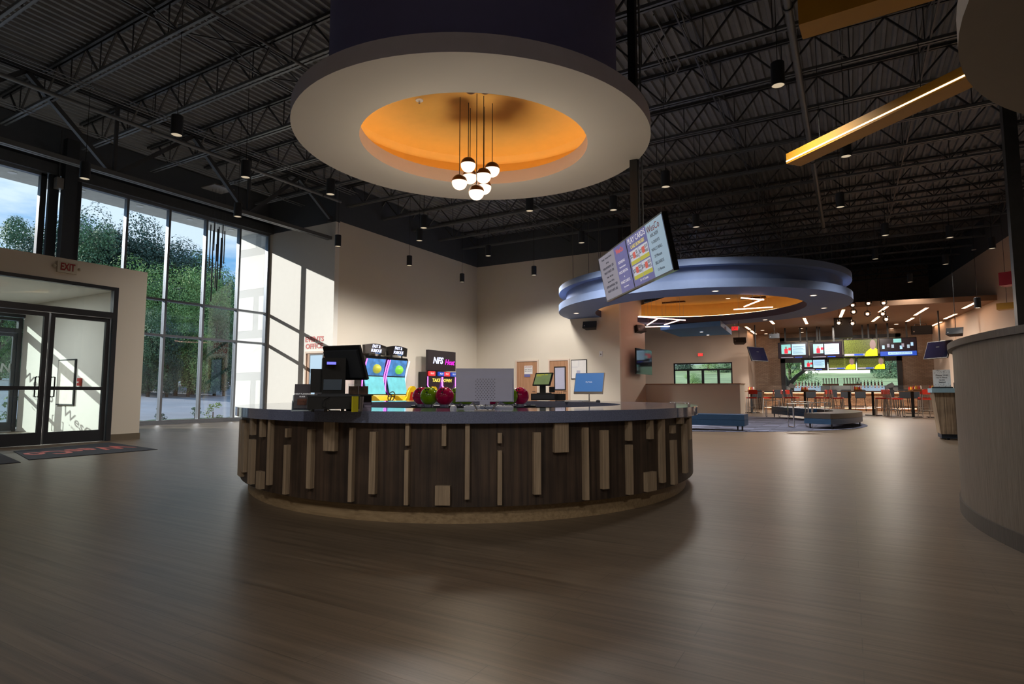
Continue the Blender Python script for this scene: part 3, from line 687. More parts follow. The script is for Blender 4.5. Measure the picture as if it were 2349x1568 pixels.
# ================================================================== blue two-tier ring
BC = Vector((-5.14, 23.56, 0))
def arc_lathe(prof, c, n=120, hide=None):
    """lathe cut where it would run into the corner room (x<XT and y>YB)"""
    mb = MB(); m = len(prof)
    def rng(r):
        # start where the circle leaves the wall y=YB on its left, end where it meets x=XT beyond
        a0 = pi+math.asin(min(1, (c.y-YB+0.0)/r))       # on the left side, y=YB
        dx = (c.x-XT)
        a1 = pi-math.acos(min(1, dx/r)) if r > dx else pi-0.02
        return a0-0.0, a1+2*pi
    cols = []
    for k in range(n+1):
        col = []
        for r, z in prof:
            a0, a1 = rng(r); a = a0+(a1-a0)*k/n; col.append((c.x+r*cos(a), c.y+r*sin(a), z))
        cols.append(col)
    base = 0
    for col in cols: mb.v += col
    for k in range(n):
        for i in range(m-1): mb.f.append((k*m+i, (k+1)*m+i, (k+1)*m+i+1, k*m+i+1))
    return mb
t = thing('blue_ceiling_ring', 'large two-tier blue ring ceiling with golden centre hanging over the lounge', 'ceiling feature', (BC.x, BC.y, 0))
off = (BC.x, BC.y, 0)
def bb(mb, name, mat, smooth=True): return mb.build(name, mat, t, smooth=smooth, off=off)
R1, R0, RI = 5.38, 5.08, 3.92
bb(arc_lathe([(R1, 4.2), (RI, 4.2)], BC), 'underside', 'blue_ring')
bb(arc_lathe([(R1, 4.2), (R1, 4.46), (R0-0.1, 4.46)], BC), 'lower_fascia', 'blue_ring')
bb(arc_lathe([(R0, 4.4), (R0, 4.96)], BC), 'recess_drum', 'blue_ring')
bb(arc_lathe([(R0-0.1, 4.92), (R1-0.01, 4.92), (R1-0.01, 5.13), (R0-0.5, 5.13)], BC), 'upper_fascia', 'blue_ring')
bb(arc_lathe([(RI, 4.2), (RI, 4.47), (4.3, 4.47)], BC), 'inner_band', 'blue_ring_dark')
bb(arc_lathe([(4.32, 4.4), (4.32, 5.06), (0.3, 5.06)], BC), 'golden_recess', 'cove_gold')
bb(arc_lathe([(4.08, 4.49), (4.12, 4.49), (4.12, 4.51)], BC), 'cove_light_strip', 'cove_strip')
for px, py in ((1293,640),(1320,625),(1345,618),(1349,617),(1398,603),(1425,600),(1600,588),(1645,587),(1732,586),(1755,585),(1768,585),(1808,587),(1857,592),(1900,597),(1927,603),(1515,596),(1560,592)):
    q = onz(px, py, 5.13); v = Vector((q[0]-BC.x, q[1]-BC.y)); 
    if v.length > R1-0.1: v = v.normalized()*(R1-0.12)
    MB().cyl(v.x, v.y, 5.13, ZD-0.2, 0.008, 6).build('hanger_wire', 'pipe_grey', t)
def downlight(px, py, z, label, group, r=0.09, mat='lamp_lit'):
    q = onz(px, py, z); o = thing('recessed_downlight', label, 'downlight', (q[0], q[1], z), group=group)
    MB().lathe([(r*1.35, 0), (r*1.3, -0.008), (r, -0.01)], n=20).build('trim_ring', 'white', o); MB().lathe([(0.001, -0.006), (r, -0.006)], n=20).build('lens', mat, o); return q
DL = [(1322,718,'in the left tip of the blue ring'), (1641,667,'in the near side of the blue ring'), (1866,677,'in the right side of the blue ring'), (1890,706,'in the far right of the blue ring'), (1755,733,'in the far side of the blue ring'), (1628,742,'in the far side of the blue ring above the blue cloud panel')]
for px, py, d in DL: downlight(px, py, 4.2, 'small bright downlight ' + d, 'downlights in the blue ring')
downlight(1670, 684, 5.06, 'small bright downlight in the golden ceiling of the blue ring', 'downlights in the blue ring')
def zig(px_bars, z, canopy, label):
    q0 = onz(*canopy, 5.05); t = thing('zigzag_chandelier', label, 'chandelier', (q0[0], q0[1], 5.05))
    MB().box(-0.5, 0.5, -0.1, 0.1, -0.05, 0.0).build('ceiling_canopy', 'bronze', t)
    for (a, b) in px_bars:
        p = Vector(onz(*a, z)); q = Vector(onz(*b, z)); p -= Vector(q0[:2]+(5.05,)); q -= Vector(q0[:2]+(5.05,))
        o = MB().bar(p, q, 0.035, 0.035).build('light_bar', 'led_bar', t)
        for k in (0.12, 0.5, 0.88):
            m_ = p.lerp(q, k); MB().cyl(m_.x, m_.y, m_.z, 0, 0.005, 5).build('suspension_wire', 'brushed', o)
zig([((1456,750),(1584,747)), ((1464,726),(1572,734)), ((1484,745.5),(1508,731)), ((1524,744.5),(1558,734))], 4.05, (1545,692), 'zigzag chandelier of glowing bars under the left of the golden recess')
zig([((1683,709.5),(1773,704)), ((1700,683),(1752,687)), ((1707,703),(1750,686))], 4.1, (1728,682), 'zigzag chandelier of glowing bars under the right of the golden recess')
# blue cloud panel near the far exit
q = [onz(*p, 3.9) for p in ((1515,757), (1653,747), (1678,767), (1560,772))]
t = thing('ceiling_cloud', 'flat blue rectangular ceiling panel hanging before the far wall', 'ceiling panel', (q[0][0], q[0][1], 3.9))
pts = [(p[0]-q[0][0], p[1]-q[0][1]) for p in q]
MB().prism(pts, (0,0,0), X, Y, (0,0,0.22)).build('panel', 'blue_cloud', t)
MB().bar((pts[1][0], pts[1][1], 0.11), (pts[2][0], pts[2][1], 0.11), 0.02, 0.24).build('edge_trim', 'blue_ring', t)
for k, (x_, y_) in enumerate(((0.5, 0.2), (0.7, 0.5))):
    MB().cyl(sum(p[0] for p in pts)/4, sum(p[1] for p in pts)/4+k*0.4, 0.22, 3.9, 0.01, 6).build('hanger', 'steel_black', t)
for px, py, d in ((1609,761,'nearer'), (1624,768,'farther')): downlight(px, py, 3.89, 'tiny downlight in the blue hanging panel, the %s of the two' % d, 'downlights in the blue panel', 0.07)
# ================================================================== the oval counter
C0 = Vector((-4.261, 6.417, 0)); cu = Vector((-sin(AZ+0.0662), cos(AZ+0.0662), 0)); cv = Vector((cu.y, -cu.x, 0))
def ep(phi, a, b, z=0.0):
    p = C0+cv*(a*sin(phi))-cu*(b*cos(phi)); return (p.x-C0.x, p.y-C0.y, z)
def er(mbprof, n=120, closed=False):
    """profile [(a,b,z)] swept round the oval"""
    mb = MB(); m = len(mbprof)
    for k in range(n):
        for a, b, z in mbprof: mb.v.append(ep(2*pi*k/n, a, b, z))
    for k in range(n):
        k2 = (k+1) % n
        for i in range(m if closed else m-1):
            j = (i+1) % m; mb.f.append((k*m+i, k2*m+i, k2*m+j, k*m+j))
    return mb
FA, FB = 2.65, 3.165
ZT = 0.858
t = thing('service_counter', 'oval reception counter with dark wood face, pale slats and speckled grey top', 'counter', C0)
er([(2.569, 3.083, 0), (2.569, 3.083, 0.145), (2.4, 2.9, 0.145), (2.4, 2.9, 0)], closed=True).build('plinth', 'plinth_oak', t, smooth=True)
er([(FA, FB, 0.14), (FA, FB, ZT-0.085), (2.5, 3.0, ZT-0.085), (2.5, 3.0, 0.14)], closed=True).build('curved_panel', 'counter_panel', t, smooth=True)
er([(2.72, 3.235, ZT-0.09), (2.72, 3.235, ZT), (1.86, 2.3, ZT), (1.86, 2.3, ZT-0.09)], closed=True).build('countertop', 'counter_quartz', t, smooth=True)
er([(1.9, 2.35, 0.0), (1.9, 2.35, ZT-0.09), (1.95, 2.4, ZT-0.09), (1.95, 2.4, 0)], closed=True).build('inner_cabinet', 'charcoal', t, smooth=True)
def hit(px, py, a=FA, b=FB):
    r = ray(px, py); d = Vector((r[0], r[1], 0)); o = -C0
    A = (d.dot(cv)/a)**2+(d.dot(cu)/b)**2; B = 2*(o.dot(cv)*d.dot(cv)/a**2+o.dot(cu)*d.dot(cu)/b**2); Cc = (o.dot(cv)/a)**2+(o.dot(cu)/b)**2-1
    D = B*B-4*A*Cc
    if D < 0: s = -B/(2*A)
    else: s = (-B-sqrt(D))/(2*A)
    p = o+d*s; return atan2(p.dot(cv)/a, -p.dot(cu)/b), 1+s*r[2]
SL = [(559.5,565,961,1094),(566,572,969,1083),(583.7,589,958,997),(581,588,1006,1110),(606,611,960,1001.5),(598,608,1078.6,1120),(625,630,961,1112),(663.7,669,981.6,1002),(661,667,1019,1132.6),
 (714,724,984,1119),(751,777,966.7,1033),(808,816.5,980,1149),(853.8,868,989,1131),(934,942.8,970,1020.7),(932,941,1031,1156),(1015.4,1025.2,971,1021.6),(1000,1033.8,1112,1156.5),
 (1067.6,1078,971,1143),(1140.7,1150,992,1015),(1140.5,1150,1032,1156),(1221,1237,990.7,1132),(1267.4,1299,970,1036),(1334,1344,980,1145),(1375,1389,986,1119.8),(1433,1442,966,1009.7),
 (1433.5,1443.5,1019.5,1133),(1482,1490,963,1006),(1476,1497,1083,1125),(1508,1516,962,1106),(1535,1540.7,975.5,993),(1536,1543.5,1009,1110),(1562,1567,972,1084.6),(1572,1577,958.6,1007),(1551,1560,958,971)]
for x0, x1, y0, y1 in SL:
    a0, zt = hit(x0, y0); a1, _ = hit(x1, y0); _, zb = hit((x0+x1)/2, y1); zt = min(zt, ZT-0.09); zb = max(zb, 0.145)
    am = (a0+a1)/2; w = abs(a1-a0)*hypot(FA*cos(am), FB*sin(am)); w = max(w, 0.032)
    big = w > 0.075
    c = Vector(ep(am, FA, FB)); tg = (Vector(ep(am+0.01, FA, FB))-Vector(ep(am-0.01, FA, FB))).normalized(); nn = Vector((tg.y, -tg.x, 0))
    M = Matrix((tg, nn, Z)).transposed()
    MB().obox((c.x+nn.x*0.018, c.y+nn.y*0.018, (zt+zb)/2), w/2, 0.022, (zt-zb)/2, M).build('block' if big else 'slat', 'slat_oak', t)
def cp(px, py, z=ZT): return onz(px, py, z)
def face(loc, extra=0.0): return atan2(loc[1], loc[0])-pi/2+extra   # local -y towards the viewer
# --- centre display island that carries the ball trays
isl = thing('display_island', 'low dark island inside the oval counter carrying the trays of bowling balls', 'counter', (-3.95, 6.05, 0), AZ)
MB().box(-1.05, 1.15, -0.35, 0.35, 0.0, 0.76).build('cabinet_body', 'charcoal', isl); MB().box(-1.1, 1.2, -0.4, 0.4, 0.76, 0.8).build('worktop', 'counter_quartz', isl)
# second, higher work surface at the back
# --- bowling balls on trays
ZR = 0.80
def ball_tray(px, lab, sx):
    q = onz(px, 934, ZR); t = thing('ball_tray', lab, 'tray', (q[0], q[1], ZR), face(q))
    MB().lathe([(0.001, 0), (0.27, 0), (0.27, 0.03), (0.001, 0.03)], n=40, sx=sx, sy=0.75).build('tray_board', 'charcoal', t, smooth=True)
    for k in range(4): MB().cyl(-0.2*sx+k*0.13*sx, -0.06, 0.03, 0.05, 0.03, 12).build('cup_ring', 'chrome', t)
    return t
BALLS = [(967,910,'purple_ball','dark magenta bowling ball half hidden behind the leftmost green one'),(985,911.5,'green_ball','olive green bowling ball at the left end of the counter display'),(1020,910.5,'purple_ball','shiny magenta bowling ball left of the grey monitor'),
 (1049,909,'green_ball','green bowling ball peeking out at the left edge of the grey monitor'),(1070,915,'green_ball','green bowling ball seen below the left half of the grey monitor'),(1131,915,'purple_ball','magenta bowling ball seen below the right half of the grey monitor'),
 (1167,909,'green_ball','green bowling ball at the right edge of the grey monitor'),(1193,909,'purple_ball','magenta bowling ball rightmost on the display, beside the green one')]
BD = [7.25, 7.0, 6.9, 7.45, 7.05, 7.05, 7.05, 7.2]
ball_tray(1000, 'dark oval tray holding the bowling balls left of the grey monitor', 1.25)
ball_tray(1085, 'dark oval tray under the bowling balls hidden by the grey monitor', 0.9)
ball_tray(1170, 'dark oval tray holding the bowling balls right of the grey monitor', 1.3)
for (px, py, m_, lab), d in zip(BALLS, BD):
    q = atd(px, py, d); t = thing('bowling_ball', lab, 'bowling ball', (q[0], q[1], 0.85), face(q), 'bowling balls on the counter display')
    MB().sphere((0, 0, 0.108), 0.108, 40, 24).build('shell', m_, t, smooth=True)
    MB().cyl(0, 0, -0.02, 0.012, 0.05, 16).build('cup_ring', 'chrome', t)
    mb = MB()
    for dx, dz in ((-0.012, 0.03), (0.014, 0.03), (0, -0.005)): mb.tube([(dx-0.03, -0.100, 0.16+dz), (dx-0.03, -0.085, 0.155+dz)], 0.010, 10)
    mb.build('finger_holes', 'rope_black', t)
# --- grey all-in-one seen from behind
q = cp(1112, 941); t = thing('desktop_monitor', 'grey monitor seen from its vented back in the middle of the counter', 'monitor', (q[0], q[1], ZT), face(q))
S_ = 0.0033
w2 = 0.232; z0, z1 = 0.068, 0.335
MB().box(-w2, w2, 0.0, 0.03, z0, z1).build('screen_housing', 'grey_plastic', t)
MB().box(-w2+0.01, w2-0.01, -0.018, 0.0, z0+0.004, z0+0.195).build('rear_cover', 'grey_plastic', t)
mb = MB()
for i in range(14):
    for j in range(12):
        if (i+j) % 2 == 0: mb.box(-0.075+i*0.0115, -0.068+i*0.0115, -0.0195, -0.018, z0+0.018+j*0.0145, z0+0.024+j*0.0145)
mb.build('vent_grille', 'vent_dark', t)
for sx in (-1, 1): MB().bar((sx*0.1, -0.02, 0.07), (sx*0.06, -0.04, 0.006), 0.012, 0.008).build('stand_leg', 'brushed', t)
MB().box(-0.04, 0.04, -0.03, 0.0, 0.045, 0.075).build('port_box', 'grey_plastic', t)
MB().box(-0.08, 0.08, -0.08, 0.06, 0, 0.006).build('stand_base', 'brushed', t)
MB().tube([(-0.02, -0.02, 0.06), (-0.05, -0.05, 0.02), (-0.02, -0.06, 0.006)], 0.003, 6).build('cable', 'white_plastic', t, smooth=True)
MB().tube([(0.01, -0.02, 0.06), (0.0, -0.05, 0.02), (0.03, -0.06, 0.006)], 0.003, 6).build('cable', 'black', t, smooth=True)
MB().box(-w2+0.012, w2-0.012, 0.03, 0.032, z0+0.03, z1-0.012).build('screen', 'screen_blue', t)
def keyboard(px, py, z, w, lab, mat='white_plastic', extra=0.0):
    q = onz(px, py, z); t = thing('keyboard', lab, 'keyboard', (q[0], q[1], z), face(q, extra))
    MB().box(-w/2, w/2, -0.06, 0.07, 0, 0.018).build('case', mat, t); mb = MB()
    for i in range(15):
        for j in range(5): mb.box(-w/2+0.012+i*(w-0.02)/15, -w/2+0.012+i*(w-0.02)/15+(w-0.02)/15*0.8, -0.05+j*0.023, -0.032+j*0.023, 0.018, 0.026)
    mb.build('keys', 'white', t); return t
keyboard(1121, 936.5, ZT, 0.44, 'white keyboard on the counter behind the stand of the grey monitor')
q = cp(1040, 938); t = thing('computer_mouse', 'white computer mouse left of the grey monitor', 'mouse', (q[0], q[1], ZT), face(q))
MB().lathe([(0.001, 0.036), (0.012, 0.035), (0.024, 0.028), (0.03, 0.014), (0.031, 0.0)], n=24, sx=0.95, sy=1.7).build('mouse_shell', 'white_plastic', t, smooth=True)
MB().tube([(0, 0.05, 0.01), (0.05, 0.08, 0.004), (0.12, 0.05, 0.004), (0.2, 0.02, 0.004)], 0.0025, 6).build('cable', 'white_plastic', t, smooth=True)
# --- POS terminal at the left, seen from behind
q = cp(764, 944.5); Mz = face(q, 0.05)
t = thing('cash_drawer', 'black cash drawer on the counter under the large black payment terminal', 'cash drawer', (q[0], q[1], ZT), Mz)
MB().box(-0.18, 0.19, 0.02, 0.42, 0.02, 0.118).build('drawer_body', 'black', t); MB().box(-0.185, 0.195, 0.015, 0.425, 0.112, 0.122).build('lid', 'charcoal', t)
MB().tube([(-0.03, 0.01, 0.11), (-0.07, -0.01, 0.09), (-0.075, -0.012, 0.04), (-0.02, -0.01, 0.01), (0.05, 0.0, 0.008)], 0.004, 6).build('cable', 'rope_black', t, smooth=True)
for dx in (-0.14, -0.05, 0.07, 0.15): MB().cyl(dx, 0.05, 0, 0.02, 0.012, 10).build('foot', 'black', t)
t = thing('payment_terminal', 'large black touch-screen till seen from behind with a blue customer display', 'till', (q[0], q[1], ZT+0.122), Mz)
MB().box(-0.11, 0.12, 0.05, 0.3, 0, 0.012).build('base_plate', 'charcoal', t)
MB().prism([(0, 0), (0.16, 0), (0.14, 0.27), (-0.02, 0.27)], (0.09, 0.12, 0.012), Y, Z, (-0.17, 0, 0)).build('pedestal', 'black', t)
MB().prism([(-0.07, 0.03), (0.06, 0.03), (0.075, 0.24), (-0.065, 0.24)], (0.0, 0.112, 0.01), X, Z, (0, 0.01, 0)).build('pedestal_cover', 'cover_blue', t)
# tilted head: face towards the far side and down-left
hd = MB(); Mh = Matrix.Rotation(radians(-24), 3, 'X') @ Matrix.Rotation(radians(0), 3, 'Z')
Mh = Matrix.Rotation(radians(-42), 3, 'Z') @ Matrix.Rotation(radians(24), 3, 'X'); HC = Vector((0.095, 0.2, 0.25))
hd.obox(HC, 0.172, 0.012, 0.14, Mh); hd.build('touch_screen_head', 'black', t)
hd = MB(); hd.obox(HC+Mh@Vector((0, -0.024, -0.0)), 0.155, 0.014, 0.11, Mh); hd.build('rear_housing', 'charcoal', t)
hd = MB(); hd.obox(HC+Mh@Vector((0.0, -0.039, 0.0)), 0.022, 0.001, 0.014, Mh); hd.build('sticker', 'paper', t)
MB().box(-0.055, 0.02, 0.05, 0.10, 0.225, 0.252).build('customer_display_housing', 'black', t); MB().box(-0.05, 0.015, 0.048, 0.05, 0.229, 0.248).build('customer_display', 'vfd_blue', t)
MB().box(-0.16, -0.06, 0.2, 0.3, 0.02, 0.2).build('receipt_printer', 'black', t)
# --- brochure holders
def holder(px, py, lab, s=1.0, z=ZT, extra=-0.1):
    q = onz(px, py, z); t = thing('brochure_holder', lab, 'brochure holder', (q[0], q[1], z), face(q, extra))
    tl = Matrix.Rotation(radians(-18), 3, 'X')
    MB().box(-0.085*s, 0.085*s, -0.05, 0.08, 0, 0.006).build('holder_base', 'clear_plastic', t)
    MB().obox((0, 0.02, 0.07*s), 0.082*s, 0.002, 0.075*s, tl).build('holder_back', 'clear_plastic', t)
    MB().obox((0, -0.015, 0.045*s), 0.082*s, 0.0015, 0.045*s, tl).build('holder_front', 'glass', t)
    for sx in (-1, 1): MB().obox((sx*0.082*s, 0.0, 0.045*s), 0.0015, 0.02, 0.045*s, tl).build('holder_side', 'clear_plastic', t)
    b = MB().obox((0.0, 0.02, 0.13*s), 0.07*s, 0.008, 0.115*s, tl).build('brochure', 'screen_dark', t)
    for i, w_ in enumerate(('EVENT PLANNING', 'GUIDE')):
        text(w_, 0.017*s, Vector((0, 0.02, 0.13*s))+tl@Vector((0, -0.0095, (0.02-0.025*i)*s)), X, tl@Z, 'text_white', 'title', b, ext=0.0005)
    MB().obox(Vector((0, 0.02, 0.13*s))+tl@Vector((0, -0.0095, -0.055*s)), 0.04*s, 0.0008, 0.03*s, tl).build('cover_picture', 'brown_stuff', b)
holder(692, 942, 'tilted clear holder with a dark event planning guide at the left end of the counter', 0.86)
holder(733, 936, 'second clear brochure holder half hidden behind the black till', 0.72)
# --- small boxes, cup, cards
q = cp(823, 941.5); t = thing('display_shelf', 'small black shelf beside the till holding two clear boxes', 'stand', (q[0], q[1], ZT), face(q))
MB().box(-0.11, 0.11, 0.02, 0.22, 0.118, 0.128).build('shelf_board', 'black', t); MB().box(-0.10, 0.10, 0.16, 0.2, 0, 0.118).build('shelf_support', 'black', t)
for k, (dx, lab) in enumerate(((-0.035, 'clear acrylic box of brown packets beside the till, left of two'), (0.042, 'clear acrylic box of brown packets beside the till, right of two'))):
    R_ = Matrix.Rotation(face(q), 3, 'Z'); w_ = R_@Vector((dx-0.01, 0.1, 0))
    b = thing('acrylic_box', lab, 'box', (q[0]+w_.x, q[1]+w_.y, ZT+0.128), face(q), 'clear boxes beside the till')
    MB().box(-0.036, 0.036, -0.036, 0.036, 0, 0.065).build('packets', 'brown_stuff', b)
    MB().box(-0.038, 0.038, -0.038, -0.037, 0, 0.085).box(-0.038, 0.038, 0.037, 0.038, 0, 0.085).box(-0.038, -0.037, -0.038, 0.038, 0, 0.085).box(0.037, 0.038, -0.038, 0.038, 0, 0.085).build('box_walls', 'glass', b)
q = cp(824, 943); t = thing('metal_cup', 'tall bronze metal cup at the right of the cash drawer', 'cup', (q[0], q[1]-0.0, ZT), 0)
MB().lathe([(0.001, 0), (0.024, 0), (0.033, 0.112), (0.031, 0.112), (0.022, 0.004)], n=28).build('cup_body', 'brushed', t, smooth=True)
q = cp(814, 944.5); o = one(MB().box(-0.004, 0.004, -0.03, 0.03, 0, 0.115).xf(Matrix.Translation(Vector(q))), 'lanyard', 'lanyard', 'bright yellow lanyard strap hanging between the cash drawer and metal cup', 'lanyard')
q = cp(842, 940); t = thing('card_stack', 'short stack of lilac cards right of the metal cup', 'cards', (q[0], q[1], ZT), face(q))
for k in range(3): MB().box(-0.032+0.004*(k % 2), 0.03+0.004*(k % 2), -0.03, 0.04, 0.023*k, 0.023*k+0.021).build('card_block', 'lilac_card', t)
# --- things on the far side of the oval
FY = 0.0
def far(px, py): return onz(px, py, ZT)
q = far(1247, 918.5); t = thing('cash_drawer', 'black cash drawer under the small till on the far side of the counter', 'cash drawer', (q[0], q[1], ZT), face(q))
MB().box(-0.22, 0.2, -0.18, 0.22, 0.01, 0.125).build('drawer_body', 'black', t); MB().box(-0.06, -0.03, -0.185, -0.18, 0.05, 0.09).build('keyhole', 'chrome', t)
MB().box(-0.2, 0.18, -0.19, -0.18, 0.03, 0.11).build('drawer_front', 'charcoal', t)
t = thing('payment_terminal', 'small black till with an olive green touch screen facing this way', 'till', (q[0], q[1], ZT+0.125), face(q))
MB().box(-0.12, 0.14, -0.1, 0.15, 0, 0.015).build('base_plate', 'charcoal', t); MB().box(-0.07, 0.04, 0.0, 0.1, 0.015, 0.17).build('pedestal', 'black', t)
Mh = Matrix.Rotation(radians(-34), 3, 'Z') @ Matrix.Rotation(radians(-26), 3, 'X')
MB().obox((-0.01, -0.01, 0.25), 0.185, 0.012, 0.125, Mh).build('touch_screen_head', 'black', t)
c = Vector((-0.01, -0.01, 0.25)); MB().obox(c+Mh@Vector((0, -0.013, 0)), 0.16, 0.002, 0.105, Mh).build('screen', 'screen_olive', t)
mb = MB()
for i in range(6): mb.obox(c+Mh@Vector((-0.13+i*0.026, -0.0155, 0.085)), 0.011, 0.001, 0.008, Mh)
for i in range(4): mb.obox(c+Mh@Vector((-0.13+i*0.026, -0.0155, 0.062)), 0.011, 0.001, 0.008, Mh)
mb.obox(c+Mh@Vector((0.06, -0.0155, 0.085)), 0.03, 0.001, 0.008, Mh)
mb.build('screen_buttons', 'screen_yellow', t)
MB().box(0.1, 0.2, -0.02, 0.1, 0.02, 0.12).build('receipt_printer', 'black', t)
q = far(1278, 918); t = thing('pen_holder', 'black box of pens right of the small far till', 'pen holder', (q[0]+0.06, q[1], ZT), face(q))
MB().box(-0.09, 0.1, -0.06, 0.06, 0, 0.12).build('holder_box', 'black', t); 
mb = MB()
for k in range(5): mb.tube([(-0.06+k*0.03, 0, 0.1), (-0.08+k*0.035, 0, 0.15+0.01*(k % 2))], 0.005, 6)
mb.build('pens', 'brushed', t)
q = far(1352, 921.5); t = thing('desktop_monitor', 'blue-screened flat monitor on the far side of the counter', 'monitor', (q[0], q[1], ZT), face(q, 0.12))
Mh = Matrix.Rotation(radians(-32), 3, 'Z') @ Matrix.Rotation(radians(-15), 3, 'X'); c = Vector((0, 0, 0.28))
MB().obox(c, 0.24, 0.01, 0.165, Mh).build('screen_housing', 'brushed', t)
s_ = MB().obox(c+Mh@Vector((0, -0.011, 0.015)), 0.232, 0.002, 0.145, Mh).build('screen', 'screen_blue', t)
text('My Media', 0.028, c+Mh@Vector((0, -0.0145, 0.02)), Mh@X, Mh@Z, 'text_white', 'screen_text', s_, ext=0.0005)
MB().bar((0, 0.02, 0.0), (0, 0.02, 0.2), 0.04, 0.012).build('stand', 'brushed', t); MB().box(-0.1, 0.1, -0.07, 0.08, 0, 0.01).build('stand_base', 'brushed', t)
keyboard(1325, 921, ZT, 0.4, 'white keyboard lying in front of the blue-screened monitor')
q = far(1372, 922); t = thing('computer_mouse', 'dark computer mouse right of the blue-screened monitor', 'mouse', (q[0], q[1], ZT), face(q))
MB().lathe([(0.001, 0.036), (0.012, 0.035), (0.024, 0.028), (0.03, 0.014), (0.031, 0.0)], n=24, sx=1.1, sy=1.8).build('mouse_shell', 'charcoal', t, smooth=True)

# ================================================================== menu board on its pole
u = Vector((cos(2.25038067), sin(2.25038067), 0)); nrm = Vector((-u.y, u.x, 0)); tl_ = 0.19673662
v = Vector((sin(tl_)*nrm.x, sin(tl_)*nrm.y, cos(tl_))); BR = Vector((-1.702, 6.731, 2.402)); bw, bh = 2.429, 0.70
fn = u.cross(v).normalized(); 
cen = BR+u*bw/2+v*bh/2
if fn.dot(Vector((0, 0, 1))-cen) < 0: fn = -fn
PB = Vector((-2.55, 8.0, 0))
t = thing('menu_board', 'pair of tilted price screens showing play card bonuses, hung from a tall black pole', 'menu screen', (PB.x, PB.y, 0))
OB = BR-PB
def brd(x0, x1, y0, y1, off_, mat, name, parent=None, th=0.002):
    """rectangle on the board: x from its viewer-left end, y up"""
    return MB().prism([(bw-x1, y0), (bw-x0, y0), (bw-x0, y1), (bw-x1, y1)], OB+fn*off_, u, v, fn*th).build(name, mat, parent or t)
brd(0, bw/2-0.004, 0, bh, -0.07, 'black_gloss', 'screen_case', th=0.07); brd(bw/2+0.004, bw, 0, bh, -0.07, 'black_gloss', 'screen_case', th=0.07)
s1 = brd(0.02, bw/2-0.015, 0.02, bh-0.02, 0.0, 'screen_grey', 'left_screen'); s2 = brd(bw/2+0.015, bw-0.015, 0.02, bh-0.02, 0.0, 'screen_violet', 'right_screen')
brd(0.72, bw/2-0.015, 0.02, bh-0.02, 0.002, 'screen_violet', 'violet_column', s1); brd(bw*0.79, bw-0.015, 0.02, bh-0.02, 0.002, 'screen_pale', 'pale_column', s2)
ux_ = -u
def btxt(s, size, x, y, m_, par, wid=None, bold=0.0, al='CENTER'): return text(s, size, OB+fn*0.0055+u*(bw-x)+v*y, ux_, v, m_, 'screen_text', par, ext=0.0005, wid=wid, bold=bold, align=al)
xq = bw/2+0.37
btxt('PLAY CARDS', 0.105, xq, 0.62, 'text_white', s2); btxt('CARD BONUSES', 0.065, xq, 0.535, 'text_yellow', s2)
for i, (a_, b_) in enumerate((('$25', '$5'), ('$35', '$10'), ('$50', '$20'), ('$100', '$50'))):
    x0 = bw/2+0.06+(i % 2)*0.315; y1 = 0.49-(i//2)*0.2
    bx = brd(x0, x0+0.3, y1-0.185, y1, 0.002, 'screen_box', 'price_box', s2); brd(x0, x0+0.3, y1-0.185, y1-0.135, 0.0045, 'screen_yellow', 'yellow_strip', s2)
    brd(x0+0.105, x0+0.19, y1-0.11, y1-0.03, 0.0045, 'screen_red', 'red_arrow', s2)
    btxt(a_, 0.07, x0+0.06, y1-0.07, 'text_dark', s2); btxt(b_, 0.06, x0+0.245, y1-0.045, 'text_dark', s2); btxt('FREE', 0.05, x0+0.24, y1-0.1, 'text_dark', s2); btxt('GET', 0.035, x0+0.145, y1-0.07, 'text_white', s2)
btxt('$1 = 5 Credits', 0.045, xq, 0.07, 'text_white', s2)
for i, (s, z_) in enumerate((('WesCo', 0.12), ('ARCADE', 0.06), ('5-CREDITS', 0.05), ('WALLY BALL', 0.055), ('20 Minutes', 0.05), ('BILLIARDS', 0.055), ('15 Minutes', 0.045))):
    btxt(s, z_, bw*0.79+0.21, 0.60-i*0.085, 'text_red' if i == 0 else 'text_dark', s2)
btxt('WesCo', 0.09, 0.94, 0.60, 'screen_red', s1, bold=0.003)
for i, (s, z_) in enumerate((('BOWLING', 0.055), ('Shoes Not Included', 0.03), ('SHOE RENTAL', 0.055), ('$5', 0.03), ('KRAZY DARTS', 0.055), ('Up to 6 Players', 0.03))): btxt(s, z_, 0.94, 0.44-i*0.07, 'text_white', s1)
for i, (s, z_) in enumerate((('Monday - Thursday & Sunday', 0.038), ('(All Day)', 0.034), ('OPEN BOWLING  $25', 0.05), ('KRAZY DARTS  $20', 0.05), ('Friday - After 4pm', 0.038), ('Saturday - All Day', 0.038), ('OPEN BOWLING  $30', 0.05), ('KRAZY DARTS  $25', 0.05))):
    btxt(s, z_, 0.38, 0.62-i*0.07, 'text_dark', s1)
pb = Vector((PB.x, PB.y, 0)); 
MB().box(-0.055, 0.055, -0.055, 0.055, 2.6, ZD-0.0).build('pole', 'black', t)
MB().tube([(0.1, 0.02, 2.9), (0.1, 0.02, ZD-0.6)], 0.014, 8).build('conduit', 'steel_grey', t)
for k in (0.35, 0.65):
    a = OB+u*bw*k+v*bh*0.5-fn*0.075; MB().bar(a, (0, 0, a.z+0.12), 0.05, 0.05).build('bracket', 'black', t)
MB().box(-0.07, 0.07, -0.07, 0.07, 2.55, 2.85).build('mount_head', 'black', t)

